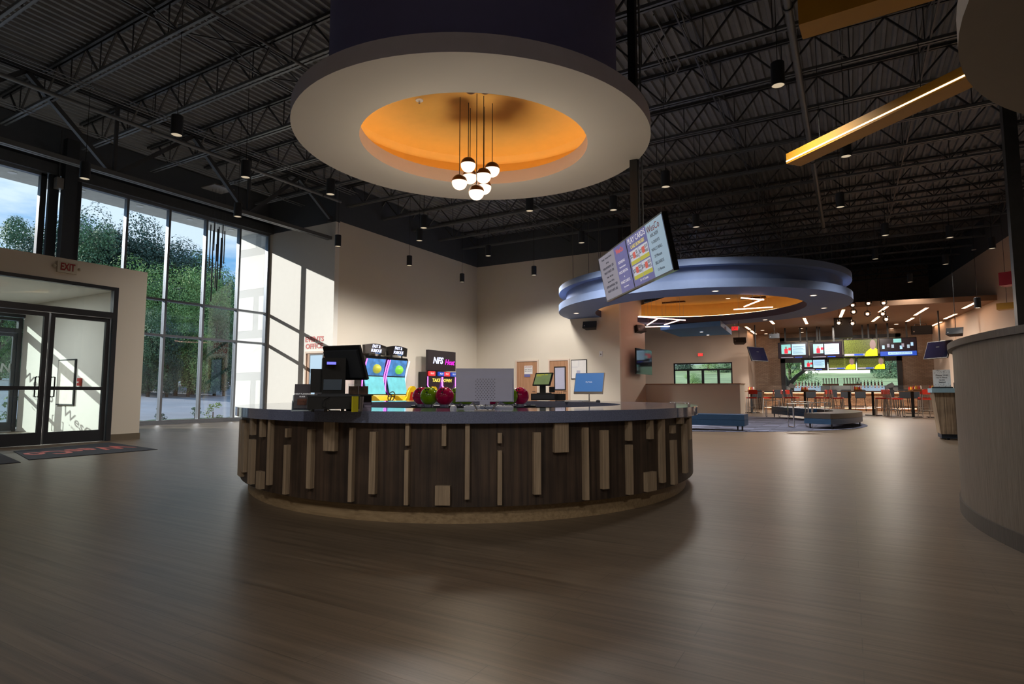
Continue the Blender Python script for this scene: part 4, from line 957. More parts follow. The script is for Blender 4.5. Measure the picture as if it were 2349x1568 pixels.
# ================================================================== wall and doors at the back
def exit_sign(loc, rz, lab, s=1.0, lit=True, hang=0):
    t = thing('exit_sign', lab, 'exit sign', loc, rz)
    MB().box(-0.17*s, 0.17*s, -0.06*s, 0, -0.11*s, 0.11*s).build('housing', 'exit_face', t)
    if lit: MB().box(-0.15*s, 0.15*s, -0.064*s, -0.06*s, -0.095*s, 0.095*s).build('lit_face', 'exit_red', t)
    text('EXIT', 0.2*s, (0, -0.066*s, 0), X, Z, 'text_red' if not lit else 'exit_face', 'exit_text', t, ext=0.001, bold=0.006*s, wid=0.25*s)
    for sx in (-1, 1): MB().sphere((sx*0.215*s, -0.04*s, 0), 0.032*s, 12, 8).build('lamp_head', 'exit_face' , t, smooth=True)
    if hang: MB().cyl(0, -0.03, 0.11*s, hang, 0.015, 8).build('hanger_rod', 'black', t)
    return t
q = onx(152, 614, XV); exit_sign((XV, q[1], q[2]), pi/2, 'white exit sign with red letters and two lamps above the glass entrance doors', 1.0, False)
text('EVENTS\nOFFICE', 0.245, (ony(721, 786, YE)[0], YE-0.004, ony(721, 786, YE)[2]), X, Z, 'text_coral', 'sign_text', None, wid=0.93, bold=0.008)
tag(bpy.data.objects[-1] if False else [o for o in COL.objects if o.name.startswith('sign_text')][0], 'coral lettering reading events office above a door on the sunlit wall', 'wall lettering')
def door(n, wallf, a0, a1, ztop, axis='x', glass_=None, side=-1):
    """timber door in a pale frame; axis is the direction along the wall, wallf the wall face"""
    o = MB(); f = 0.07
    def bx(m, u0, u1, w0, w1, z0, z1):
        if axis == 'x': m.box(u0, u1, wallf+min(w0*side, w1*side), wallf+max(w0*side, w1*side), z0, z1)
        else: m.box(wallf+min(w0*side, w1*side), wallf+max(w0*side, w1*side), u0, u1, z0, z1)
        return m
    bx(o, a0-f, a0, 0, 0.05, 0, ztop+f); bx(o, a1, a1+f, 0, 0.05, 0, ztop+f); bx(o, a0, a1, 0, 0.05, ztop, ztop+f)
    fr = o.build('door_%d' % n, 'wall_peach'); struct(fr)
    lf = bx(MB(), a0+0.005, a1-0.005, 0.0, 0.025, 0.01, ztop-0.005).build('door_leaf', 'door_wood', fr)
    if glass_:
        g0, g1, h0, h1 = glass_; bx(MB(), g0, g1, 0.025, 0.04, h0, h1).build('window_frame', 'black', lf); bx(MB(), g0+0.05, g1-0.05, 0.04, 0.044, h0+0.05, h1-0.05).build('door_pane', 'screen_pale' if n == 3 else 'grey_plastic', lf)
    m = MB(); hx = a1-0.09
    if axis == 'x': m.tube([(hx, wallf+side*0.02, 1.05), (hx, wallf+side*0.09, 1.05), (hx-0.12, wallf+side*0.09, 1.05)], 0.013, 8)
    else: m.tube([(wallf+side*0.02, hx, 1.05), (wallf+side*0.09, hx, 1.05), (wallf+side*0.09, hx-0.12, 1.05)], 0.013, 8)
    m.build('door_handle', 'chrome', lf, smooth=True); return fr
d0 = ony(705, 808, YE)[0]; door(3, YE, d0, d0+1.02, ony(705, 808, YE)[2]-0.04, 'x', (d0+0.16, d0+0.86, 0.9, 2.35))
door(4, YB, -13.17, -12.12, 2.4, 'x'); door(5, YB, -11.5, -10.6, 2.4, 'x', (-11.28, -10.72, 1.1, 2.14))
def wallsign(c, w, h, mat, name, lab, cat, lines=(), tmat='text_dark'):
    t = thing(name, lab, cat, c); MB().box(-w/2, w/2, -0.012, 0, -h/2, h/2).build('sign_board', mat, t)
    for s, sz, dz, m_ in lines: text(s, sz, (0, -0.0135, dz), X, Z, m_, 'sign_text', t, ext=0.001, wid=min(w*0.85, 9))
    return t
q = ony(1213, 848, YB); wallsign((q[0], YB-0.03, q[2]), 0.42, 0.38, 'white', 'danger_sign', 'white danger sign with red band on the left timber door', 'sign', (('DANGER', 0.09, 0.13, 'text_red'), ('ELECTRICAL', 0.06, 0.02, 'text_dark'), ('ROOM', 0.06, -0.06, 'text_dark')))
q = ony(1208, 861, YB); wallsign((q[0]+0.05, YB-0.03, q[2]), 0.3, 0.12, 'drum_navy', 'room_sign', 'small dark blue room plate under the danger sign', 'sign')
q = ony(1346.5, 847, YB); t = thing('whiteboard', 'framed whiteboard with grey sketches hanging right of the timber doors', 'whiteboard', (ony(1328.5, 847, YB)[0], YB, 2.0))
MB().box(-0.37, 0.37, -0.03, 0, -0.42, 0.42).build('frame', 'black', t); MB().box(-0.34, 0.34, -0.035, -0.03, -0.39, 0.39).build('board', 'white', t)
MB().box(-0.1, 0.06, -0.037, -0.035, -0.36, -0.05).box(0.0, 0.01, -0.037, -0.035, 0.1, 0.38).box(-0.34, -0.05, -0.037, -0.035, 0.09, 0.1).build('sketch_marks', 'grey_plastic', t)
q = ony(1379, 811, YB); t = thing('thermostat', 'small white thermostat on the cream wall above the far monitor', 'thermostat', q)
MB().box(-0.07, 0.07, -0.04, 0, -0.11, 0.11).build('housing', 'white_plastic', t); MB().cyl(0, -0.045, -0.04, 0.0, 0.02, 10).build('dial', 'black', t)
def speaker(c, rz, lab, rod=0, s=1.0, tilt=0.3):
    t = thing('wall_speaker', lab, 'speaker', c, rz)
    M_ = Matrix.Rotation(-tilt, 3, 'X')
    mb = MB(); pts = [(-0.27*s, 0.0), (0.27*s, 0.0), (0.2*s, 0.22*s), (-0.2*s, 0.22*s)]
    mb.prism(pts, (0, -0.26*s, -0.13*s), X, Y, Z*0.26*s); mb.v = [tuple(M_@Vector(p)) for p in mb.v]; mb.build('cabinet', 'black', t)
    g = MB().box(-0.25*s, 0.25*s, -0.272*s, -0.262*s, -0.12*s, 0.12*s); g.v = [tuple(M_@Vector(p)) for p in g.v]; g.build('grille', 'charcoal', t)
    g = MB().box(-0.21*s, -0.18*s, -0.277*s, -0.272*s, -0.06*s, -0.03*s); g.v = [tuple(M_@Vector(p)) for p in g.v]; g.build('badge', 'white', t)
    if rod: MB().cyl(0, -0.1, 0.1, rod, 0.012, 8).build('hanger_rod', 'black', t); MB().tube([(-0.2*s, -0.1, 0.05), (-0.14*s, -0.1, 0.2*s), (0.14*s, -0.1, 0.2*s), (0.2*s, -0.1, 0.05)], 0.015, 6).build('yoke', 'black', t)
    else: MB().box(-0.05, 0.05, -0.1*s, 0.02, -0.05, 0.05).build('bracket', 'black', t)
    return t
q = ony(1358, 750, YB); speaker((q[0], YB, q[2]), 0.0, 'black wedge speaker on the cream wall below the blue ring', s=1.15)
q = onx(1460, 758, XT); speaker((XT, q[1], q[2]), radians(70), 'black wedge speaker on the peach wall above the wall television', s=1.15)
q = onx(1459, 830, XT); t = thing('wall_television', 'wall television, off and reflecting, on the peach side wall', 'television', (XT, q[1], q[2]), radians(90))
Mt = Matrix.Rotation(radians(-3), 3, 'Z')
MB().obox((0, -0.35, 0), 0.98, 0.03, 0.56, Mt).build('case', 'black_gloss', t); MB().obox(Mt@Vector((0, -0.035, 0))+Vector((0, -0.35, 0)), 0.95, 0.004, 0.53, Mt).build('screen', 'tv_off', t)
MB().box(-0.1, 0.1, -0.32, 0, -0.15, 0.15).build('wall_mount', 'black', t)

# ================================================================== racing games against the cream wall
SEATO = [(-0.22,0),(-0.29,0.12),(-0.3,0.34),(-0.22,0.46),(-0.21,0.62),(-0.15,0.76),(-0.06,0.82),(0.06,0.82),(0.15,0.76),(0.21,0.62),(0.22,0.46),(0.3,0.34),(0.29,0.12),(0.22,0)]
def bucket_seat(t, x_, mat):
    m = MB().prism([(a, b) for a, b in SEATO], (x_, -2.0, 0.4), X, (Z-Y*0.22), (0, -0.09, 0))
    m.prism([(1.5, 0.3), (2.05, 0.3), (2.05, 0.5), (1.5, 0.46)], (x_-0.25, 0, 0), -Y, Z, X*0.5)
    for sx in (-0.29, 0.23): m.prism([(1.6, 0.42), (2.05, 0.42), (2.12, 0.8), (1.95, 0.74), (1.7, 0.58)], (x_+sx, 0, 0), -Y, Z, X*0.06)
    s = m.build('seat', mat, t)
    MB().prism([(-0.09, 0.3), (0.09, 0.3), (0.08, 0.62), (-0.08, 0.62)], (x_, -2.095, 0.4), X, (Z-Y*0.22), (0, -0.01, 0)).build('seat_emblem', 'red_vinyl', s); return s
def racer(y, lab, lean, seatmat):
    t = thing('racing_game', lab, 'arcade game', (XA+0.0, y, 0), pi/2)   # local x runs along +Y, local -y faces the hall
    w = 0.55
    prof = [(0.05, 0.0), (0.75, 0.0), (0.62, 0.85), (0.42, 1.25), (0.40, 1.7), (0.55, 2.25), (0.5, 2.32), (0.05, 2.32)]
    MB().prism([(p[0], p[1]) for p in prof], (-w, 0, 0), -Y, Z, X*2*w).build('cabinet', 'black_gloss', t)
    # two stacked screens leaning
    def scr(z0, z1, d0, d1, mat, nm): 
        MB().add([(-w+0.06, -d0, z0), (w-0.06, -d0, z0), (w-0.06, -d1, z1), (-w+0.06, -d1, z1), (-w+0.06, -d0+0.03, z0), (w-0.06, -d0+0.03, z0), (w-0.06, -d1+0.03, z1), (-w+0.06, -d1+0.03, z1)], [(0,1,2,3),(7,6,5,4),(0,4,5,1),(1,5,6,2),(2,6,7,3),(3,7,4,0)]).build(nm, mat, t)
    scr(0.95, 1.58, 0.58, 0.43, 'screen_aqua', 'lower_screen'); scr(1.62, 2.22, 0.43, 0.56, 'screen_game', 'upper_screen')
    MB().sphere((0.05, -0.52, 1.86), 0.17, 16, 10).build('glow_shape', 'screen_green' if lean else 'screen_yellow', t, smooth=True)
    for sx in (-1, 1):
        pts = []
        for i in range(13):
            z_ = 0.35+1.85*i/12; pts.append((sx*(w+0.0), -(0.62-0.22*sin(pi*(z_-0.35)/1.85)), z_))
        MB().tube(pts, 0.022, 8).build('neon_edge', 'neon_pink' if (sx < 0 or not lean) else 'neon_white', t, smooth=True)
    hdr = MB(); n_ = 8
    top = [(-0.56+1.12*i/n_, 0.34+0.07*sin(pi*i/n_)) for i in range(n_+1)]; bot = [(0.52-1.04*i/n_, 0.02+0.04*sin(pi*i/n_)) for i in range(n_+1)]
    hdr.prism(bot[::-1]+top[::-1], (0, -0.5, 2.36), X, Z, (0, 0.12, 0)); h = hdr.build('marquee', 'black_gloss', t)
    text('FAST &\nFURIOUS', 0.16, (0.02, -0.505, 2.59), X, Z, 'text_neon', 'marquee_text', h, wid=0.56, shear=0.3, bold=0.004); text('Arcade', 0.09, (0.1, -0.505, 2.43), X, Z, 'screen_blue', 'marquee_text', h, shear=0.4)
    for sx in (-0.3, 0.3): MB().cyl(sx, -0.44, 2.3, 2.4, 0.03, 8).build('marquee_post', 'black', t)
    MB().prism([(0.6, 0.4), (1.3, 0.45), (1.3, 0.62), (0.9, 0.88), (0.6, 0.92)], (-0.42, 0, 0), -Y, Z, X*0.84).build('dashboard', 'yellow_plastic', t)
    w_ = MB(); w_.tube([(0.17*cos(2*pi*i/20), -1.28-0.05*sin(2*pi*i/20), 0.86+0.17*sin(2*pi*i/20)) for i in range(21)], 0.017, 8); w_.bar((-0.16, -1.28, 0.86), (0.16, -1.28, 0.86), 0.03); w_.bar((0, -1.28, 0.86), (0, -1.2, 0.7), 0.03)
    w_.build('steering_wheel', 'black', t, smooth=True)
    MB().box(-0.45, 0.45, -2.3, -0.6, 0.03, 0.16).build('platform', 'black', t)
    s = bucket_seat(t, 0, seatmat)
    MB().box(-0.15, 0.15, -2.0, -1.7, 0.16, 0.3).build('seat_base', 'black', t)
    return t
y1_ = onx(861, 850, XA+0.5)[1]; racer(y1_, 'left racing game with pink neon edges and yellow dashboard against the cream wall', 0, 'yellow_plastic')
y2_ = onx(912, 850, XA+0.5)[1]; racer(y2_, 'right racing game with yellow racing seat, beside its twin on the cream wall', 1, 'yellow_plastic')
def nfs(y):
    t = thing('racing_game', 'wide black street racing game with pink neon against the cream wall', 'arcade game', (XA, y, 0), pi/2); w = 1.0
    MB().prism([(0.05, 0), (1.0, 0), (0.75, 0.9), (0.45, 1.15), (0.45, 1.85), (0.05, 1.85)], (-w, 0, 0), -Y, Z, X*2*w).build('cabinet', 'black_gloss', t)
    h = MB().box(-w+0.05, w-0.02, -0.5, -0.38, 1.92, 2.75).build('header_panel', 'screen_dark', t)
    text('NFS', 0.36, (-0.3, -0.505, 2.32), X, Z, 'text_neon', 'header_text', h, wid=0.72, shear=0.25, bold=0.012); text('Heat', 0.34, (0.5, -0.506, 2.28), X, Vector((-0.25, 0, 1)), 'text_magenta', 'header_text', h, wid=0.74, shear=0.5, bold=0.002)
    for x_, m_ in ((-0.68, 'exit_red'), (-0.05, 'screen_navy'), (0.35, 'exit_red'), (0.85, 'screen_navy')): 
        b = MB().box(x_-0.19, x_+0.19, -0.52, -0.45, 1.69, 1.87).build('player_sign', m_, t); text('PLAY', 0.1, (x_, -0.525, 1.78), X, Z, 'text_white', 'sign_text', b)
    for x_ in (-0.48, 0.5): MB().box(x_-0.44, x_+0.44, -0.5, -0.45, 0.98, 1.64).build('game_screen', 'screen_dark', t)
    text('TAKE DOWN', 0.2, (0.0, -0.506, 1.5), X, Z, 'text_yellow', 'screen_text', t, wid=1.35, shear=0.2, bold=0.006)
    for x_ in (-0.98, -0.02, 0.03, 0.98): MB().tube([(x_, -0.52, 1.65), (x_-0.03, -0.54, 1.3), (x_, -0.7, 0.9)], 0.02, 8).build('neon_edge', 'neon_pink', t, smooth=True)
    for x_, m_ in ((-0.5, 'green_plastic'), (0.5, 'green_plastic')):
        s = bucket_seat(t, x_, m_)
        MB().tube([(x_+0.19*cos(2*pi*i/20), -1.2-0.05*sin(2*pi*i/20), 0.9+0.19*sin(2*pi*i/20)) for i in range(21)], 0.016, 8).build('steering_wheel', 'neon_pink', t, smooth=True)
        MB().box(x_-0.2, x_+0.2, -1.2, -0.8, 0.5, 0.9).build('steering_console', 'black_gloss', t); MB().box(x_-0.18, x_+0.18, -2.05, -1.65, 0.03, 0.3).build('seat_base', 'black', t)
    return t
y3_ = onx(1014, 850, XA+0.5)[1]; nfs(y3_)
q = onz(934, 965, 0); q = ray(934, 905); k = 13.5/hypot(q[0], q[1]); t = thing('motorbike_game', 'small white and teal motorbike ride between the racing seats', 'arcade game', (q[0]*k, q[1]*k, 0), radians(60))
MB().prism([(-0.8, 0.25), (0.7, 0.25), (0.85, 0.6), (0.5, 0.85), (0.1, 0.8), (-0.3, 0.68), (-0.9, 0.8), (-0.95, 0.6)], (0, -0.14, 0), X, Z, (0, 0.28, 0)).build('bike_body', 'white_plastic', t)
MB().tube([(0.45, -0.35, 0.98), (0.5, -0.12, 0.9), (0.5, 0.12, 0.9), (0.45, 0.35, 0.98)], 0.02, 8).build('handlebar', 'teal_plastic', t, smooth=True)
MB().box(0.4, 0.62, -0.2, 0.2, 0.82, 1.05).build('windscreen', 'teal_plastic', t); MB().box(-0.9, 0.9, -0.3, 0.3, 0.0, 0.12).build('platform', 'black', t); MB().box(-0.1, 0.1, -0.1, 0.1, 0.12, 0.3).build('mount', 'navy', t)
# ================================================================== entrance mats
def mat_rug(pts, lab, txt=None):
    c = (sum(p[0] for p in pts)/4, sum(p[1] for p in pts)/4, 0); t = thing('door_mat', lab, 'door mat', c)
    MB().prism([(p[0]-c[0], p[1]-c[1]) for p in pts], (0,0,0.001), X, Y, (0, 0, 0.008)).build('rug_pile', 'mat_navy', t)
    if txt:
        g = text(txt, 0.95, (0.05, 0.0, 0.0105), Vector((0.13, -1, 0)), Vector((1, 0.13, 0)), 'text_coral', 'rug_lettering', t, ext=0.0008, shear=0.3, bold=0.02, wid=1.55)
    return t
a = Vector(onz(62, 1056)); b = Vector(onz(353, 1031)); 
mat_rug([(-10.62, 4.12), (-10.62, 6.0), (-12.9, 6.33), (-12.45, 4.6)], 'dark navy door mat with coral lettering before the glass entrance doors', 'WesCo')
mat_rug([(-10.35, 2.4), (-10.35, 3.92), (-12.3, 4.35), (-12.3, 2.4)], 'second dark navy door mat cut off by the lower left edge of the doorway')

# ================================================================== curved wall, host stand (right)
C4 = Vector((4.97, 5.95, 0)); t = thing('curved_wall', 'tall curved booth wall clad in grey vertical-grain laminate with a darker cap', 'partition', (C4.x, C4.y, 0))
def arc(prof, a0, a1, n, c=Vector((0, 0, 0)), caps=True):
    mb = MB(); m = len(prof)
    for k in range(n+1):
        a = a0+(a1-a0)*k/n
        for r, z in prof: mb.v.append((c.x+r*cos(a), c.y+r*sin(a), z))
    for k in range(n):
        for i in range(m): j = (i+1) % m; mb.f.append((k*m+i, (k+1)*m+i, (k+1)*m+j, k*m+j))
    if caps: mb.f.append(tuple(range(m))); mb.f.append(tuple(n*m+i for i in reversed(range(m))))
    return mb
A0, A1 = radians(105), radians(250)
arc([(4.2, 0.1), (4.2, 1.365), (4.08, 1.365), (4.08, 0.1)], A0, A1, 80).build('laminate_panel', 'laminate_grey', t, smooth=True)
arc([(4.215, 0.0), (4.215, 0.11), (4.09, 0.11), (4.09, 0.0)], A0, A1, 80).build('base_board', 'cap_grey', t, smooth=True)
arc([(4.235, 1.365), (4.235, 1.415), (4.05, 1.415), (4.05, 1.365)], A0, A1, 80).build('cap', 'cap_grey', t, smooth=True)
c = Vector(onz(2157, 1008)); 
t = thing('host_stand', 'small plank-clad host stand with a pale blue top beside the curved wall', 'host stand', (c.x, c.y, 0), radians(0))
MB().prism([(0.02, 0.12), (1.0, 0.12), (1.0, 1.0), (-0.06, 1.0)], (0, 0, 0), X, Z, (0, 0.7, 0)).build('plank_body', 'host_plank', t)
for k in range(5): MB().box(0.11+0.18*k, 0.114+0.18*k, -0.002, 0.0, 0.12, 1.0).build('plank_gap', 'black', t)
MB().box(-0.1, 1.05, -0.05, 0.75, 1.0, 1.095).build('top', 'host_blue', t); MB().box(0.03, 1.0, 0.03, 0.67, 0.03, 0.12).build('base', 'host_base', t)
for dx in (0.15, 0.85):
    MB().cyl(dx, 0.1, 0, 0.03, 0.03, 12).build('caster', 'black', t)
q = (c.x+0.0, c.y+0.2, 1.095); t = thing('seating_sign', 'white dotted please wait sign standing on the host stand', 'sign', (c.x+0.1, c.y+0.2, 1.095))
MB().box(-0.14, 0.17, 0, 0.01, 0, 0.40).build('sign_board', 'white', t); mb = MB(); r_ = random.Random(3)
for i in range(46):
    x_, z_ = r_.uniform(-0.13, 0.16), r_.choice([r_.uniform(0.01, 0.09), r_.uniform(0.32, 0.39)]); mb.box(x_, x_+0.01, -0.001, 0, z_, z_+0.006)
mb.build('dots', 'text_dark', t)
for i, s in enumerate(('Please Wait', 'for a Host', 'to be', 'Seated')): text(s, 0.045, (0.015, -0.002, 0.28-0.05*i), X, Z, 'text_dark', 'sign_text', t, ext=0.001)
MB().box(-0.17, 0.2, -0.03, 0.05, 0, 0.03).build('sign_foot', 'black', t)
one(MB().box(0, 0.07, 0, 0.06, 0, 0.12).xf(Matrix.Translation((c.x+0.32, c.y+0.2, 1.095))), 'card_box', 'black', 'small black card box beside the please wait sign', 'box')

# ================================================================== lounge: carpet, benches, side tables
CC = Vector((-5.2, 21.0, 0)); R = 5.62; mb = MB(); pts = []
for k in range(73):
    a = radians(-122)+radians(204)*k/72; pts.append((CC.x+R*cos(a), CC.y+R*sin(a)))
pts.append((-8.1, 26.6)); pts.append((-8.1, 17.5))
mb.prism([(p[0]-CC.x, p[1]-CC.y) for p in pts], (0, 0, 0.001), X, Y, (0, 0, 0.008))
o = mb.build('area_carpet', 'carpet_tile'); o.location = CC; tag(o, 'round blue and grey patterned carpet under the lounge benches', 'carpet')
def legs(t, ps, h, mat='black', r=0.025):
    for x_, y_ in ps: MB().tube([(x_, y_, 0.009), (x_, y_, h)], [r*0.7, r], 8).build('leg', mat, t)
t = thing('bench', 'long straight dark blue bench beside the half-height wall', 'bench', (-3.75, 16.5, 0), radians(1))
MB().box(-1.3, 1.36, -0.36, 0.4, 0.14, 0.29).build('lower_cushion', 'navy', t); MB().box(-1.3, 1.36, -0.36, 0.4, 0.295, 0.43).build('upper_cushion', 'navy', t)
legs(t, [(-1.0, -0.3), (1.3, -0.3), (-1.0, 0.33), (1.1, 0.33)], 0.14)
t = thing('bench', 'curved dark bench with a lit blue end, right side of the lounge carpet', 'bench', (CC.x, CC.y, 0))
a0, a1 = radians(-31), radians(28)
arc([(5.5, 0.14), (5.5, 0.285), (4.72, 0.285), (4.72, 0.14)], a0, a1, 30).build('lower_cushion', 'navy', t, smooth=True)
arc([(5.5, 0.29), (5.5, 0.43), (4.72, 0.43), (4.72, 0.29)], a0, a1, 30).build('upper_cushion', 'brown_vinyl', t, smooth=True)
legs(t, [(r_*cos(a), r_*sin(a)) for a in (a0+0.03, 0, a1-0.03) for r_ in (4.8, 5.42)], 0.14)
t = thing('bench', 'dark blue bench across the back of the lounge carpet behind the side tables', 'bench', (-2.07, 24.85, 0), radians(-63.5))
MB().box(-1.7, 1.7, 0.0, 0.75, 0.14, 0.285).build('lower_cushion', 'navy', t); MB().box(-1.7, 1.7, 0.0, 0.75, 0.29, 0.43).build('upper_cushion', 'navy', t)
legs(t, [(-1.6, 0.07), (1.6, 0.07), (-1.6, 0.68), (1.6, 0.68)], 0.14)
def side_table(loc, rz, lab):
    t = thing('side_table', lab, 'side table', loc, rz, 'side tables in the lounge'); w, h = 0.24, 0.66
    MB().box(-w-0.06, w+0.06, -w, w, h, h+0.02).build('table_top', 'brushed', t)
    for x_ in (-w, w): MB().tube([(x_, -w, 0.02), (x_, -w, h)], 0.014, 8).tube([(x_, w, 0.02), (x_, w, h)], 0.014, 8).tube([(x_, -w, 0.02), (x_, w, 0.02)], 0.014, 8).build('leg', 'chrome', t)
    return t
for p, rz, lab in (((1773,957), 0.2, 'chrome-legged side table before the left end of the back bench'), ((1836,981), 0.4, 'chrome-legged side table nearest the lit blue bench end'), ((1838,966), 0.1, 'chrome-legged side table in the middle of the lounge'), ((1880,972), 0.3, 'chrome-legged side table partly behind the curved bench')):
    q = onz(*p); side_table((q[0], q[1], 0.012), rz, lab)
q = onz(1606, 975); side_table((q[0]-0.9, q[1]+1.2, 0.012), 0.0, 'dark-topped side table behind the straight blue bench')

# ================================================================== bar area
# ceiling soffit
zs = 4.75; f0 = Vector(onz(1700, 744, zs)); f1 = Vector((0.55, 29.9, zs)); f2 = Vector((5.33, 30.55, zs))
pts = [(-5.26, 31.2), (-1.5, 29.2), (0.55, 29.9), (5.36, 30.4), (4.2, 40.98), (-5.26, 40.98)]
mb = MB().prism([(p[0], p[1]) for p in pts], (0, 0, zs), X, Y, (0, 0, 0.22)); o = mb.build('ceiling_bar_soffit', 'soffit_brown'); struct(o)
SLOT = [((1711,749),(1720,755.4)),((1722.7,758),(1733.5,766)),((1768,735.5),(1775,742.6)),((1845,729.8),(1851,742.6)),((1927.8,727),(1935,710)),((2001.8,737),(2015.5,726)),((2017.5,715.5),(2034.6,702.7)),((2080,737),(2094.4,729)),((2098.7,722.7),(2126.6,705.6)),((2138,747),(2158.5,738)),((2167,731),(2192.7,719.8)),((2209.8,707),(2241,692))]
SD = ['at the left wall, nearest', 'at the left wall, farther', 'left of the tall slot pair', 'above the first bar television', 'by the glass globe pendants on their left', 'below the glass globe pendants', 'behind the glass globe pendants', 'over the last bar television, farther', 'over the last bar television, nearer', 'at the right wall, farthest', 'at the right wall, middle', 'at the right wall, nearest']
for (a, b), d in zip(SLOT, SD):
    p = Vector(onz(*a, zs-0.012)); q = Vector(onz(*b, zs-0.012)); c = (p+q)/2
    t = thing('slot_light', 'glowing linear slot light ' + d, 'ceiling light', c, group='linear slot lights over the bar')
    MB().bar(p-c, q-c, 0.13, 0.012).build('diffuser', 'led_line', t); MB().bar(p-c+Z*0.004, q-c+Z*0.004, 0.18, 0.008).build('frame', 'soffit_face', t)
for px, py, d in ((1749,757,'left of the speaker'),(1757,765,'left of the speaker, farther'),(1837,753,'over the gap between televisions'),(1839.5,761.5,'over the gap between televisions, farther'),(2056,743,'right of the centre'),(2045,753,'right of the centre, farther')):
    downlight(px, py, zs-0.002, 'small bright downlight over the bar, ' + d, 'round downlights over the bar', 0.1)
for px, py, d in ((1956,699,'top left'),(1958,714.5,'under the top left one'),(1992,695,'top middle'),(1990,719,'under the top middle one'),(2027,694,'top right'),(2025,719,'under the top right one'),(2033,731.5,'lowest on the right'),(1924,740,'lowest left'),(1955.5,741,'lowest, second from left')):
    q = ony(px, py, 29.0); t = thing('glass_globe_pendant', 'clear glass globe pendant with a glowing bulb, %s of its cluster' % d, 'pendant light', q, group='glass globe pendants before the bar')
    MB().sphere((0, 0, 0), 0.13, 20, 12).build('globe', 'glass_globe', t, smooth=True); MB().sphere((0, 0, -0.01), 0.06, 12, 8).build('bulb', 'lamp_lit', t, smooth=True)
    MB().cyl(0, 0, 0.03, 0.14, 0.04, 12).build('cap', 'bronze', t); MB().cyl(0, 0, 0.14, ZD-q[2]+0.07, 0.006, 6).build('cord', 'rope_black', t)
# glazing behind the bar
o = MB(); f = 0.1
o.box(bx0, bx0+0.26, YK-0.05, YK+0.1, bz0, bz1).box(bx1-0.26, bx1, YK-0.05, YK+0.1, bz0, bz1).box(bx0, bx1, YK-0.05, YK+0.1, bz1-0.2, bz1).box(bx0, bx1, YK-0.05, YK+0.1, bz0, bz0+0.06).box(bx0, bx1, YK-0.05, YK+0.1, 2.86, 3.3)
for x_ in (-1.8, -0.2, 1.3): o.box(x_-0.04, x_+0.04, YK-0.04, YK+0.1, 3.3, bz1)
o = o.build('window_10', 'steel_black'); struct(o)
MB().box(bx0+0.1, bx1-0.1, YK+0.08, YK+0.1, 3.25, bz1-0.1).build('upper_panel', 'wall_cream', o)
MB().box(bx0+0.2, bx1-0.2, YK+0.02, YK+0.03, bz0+0.05, 2.88).build('window_pane', 'glass', o)
MB().box(bx0-0.02, bx1+0.02, YK+0.25, YK+0.3, 0.4, 1.42).build('outer_rail', 'wall_white', o)
# far exit glazing
o = MB(); o.box(wx0, wx0+0.08, YF, YF+0.12, 0, wz).box(wx1-0.08, wx1, YF, YF+0.12, 0, wz).box(wx0, wx1, YF, YF+0.12, wz-0.08, wz).box(wx0, wx1, YF, YF+0.12, 2.38, 2.48)
for x_ in (ony(1578.5, 860, YF)[0], ony(1612, 860, YF)[0], ony(1648, 860, YF)[0]): o.box(x_-0.07, x_+0.07, YF, YF+0.12, 0, 2.4)
o = o.build('window_11', 'black'); struct(o); MB().box(wx0+0.05, wx1-0.05, YF+0.05, YF+0.06, 0, wz-0.05).build('window_pane', 'glass', o)
q = ony(1607, 813, YF); exit_sign((q[0], YF, q[2]), 0.0, 'small red lit exit sign on the far wall above the glazed exit', 0.95)
q = ony(1686, 753, 29.0); exit_sign((q[0], 29.0, q[2]), 0.0, 'red lit exit sign hanging beside the blue ceiling panel', 0.9, hang=0.6)
# hanging speakers
for px, py, yy, rz, lab in ((1695,785,28.0,0.3,'black hanging speaker left of the brick wall'), (1777,771,35.0,0.0,'black hanging speaker left above the bar televisions'), (2112,758,33.0,0.0,'large black hanging speaker right above the bar televisions'), (2195,765,27.0,-0.4,'black hanging speaker before the peach wall at the right')):
    q = ony(px, py, yy); speaker(q, rz, lab, rod=zs+0.25-q[2] if px < 2150 else ZD-q[2]-0.1, s=1.0 if px != 2112 else 1.5, tilt=0.0 if px in (1777, 2112) else 0.35)
q = ony(1934, 748, 34.0); t = thing('projector_box', 'large black box hanging over the bar under the glass globes', 'equipment box', (q[0], q[1], q[2]))
MB().box(-0.4, 0.4, -0.3, 0.3, -0.6, 0.45).build('housing', 'black', t); MB().box(-0.41, 0.41, -0.31, 0.31, 0.45, 0.5).build('lid', 'soffit_face', t); MB().cyl(0, 0, 0.5, zs-q[2], 0.03, 8).build('hanger_rod', 'black', t)
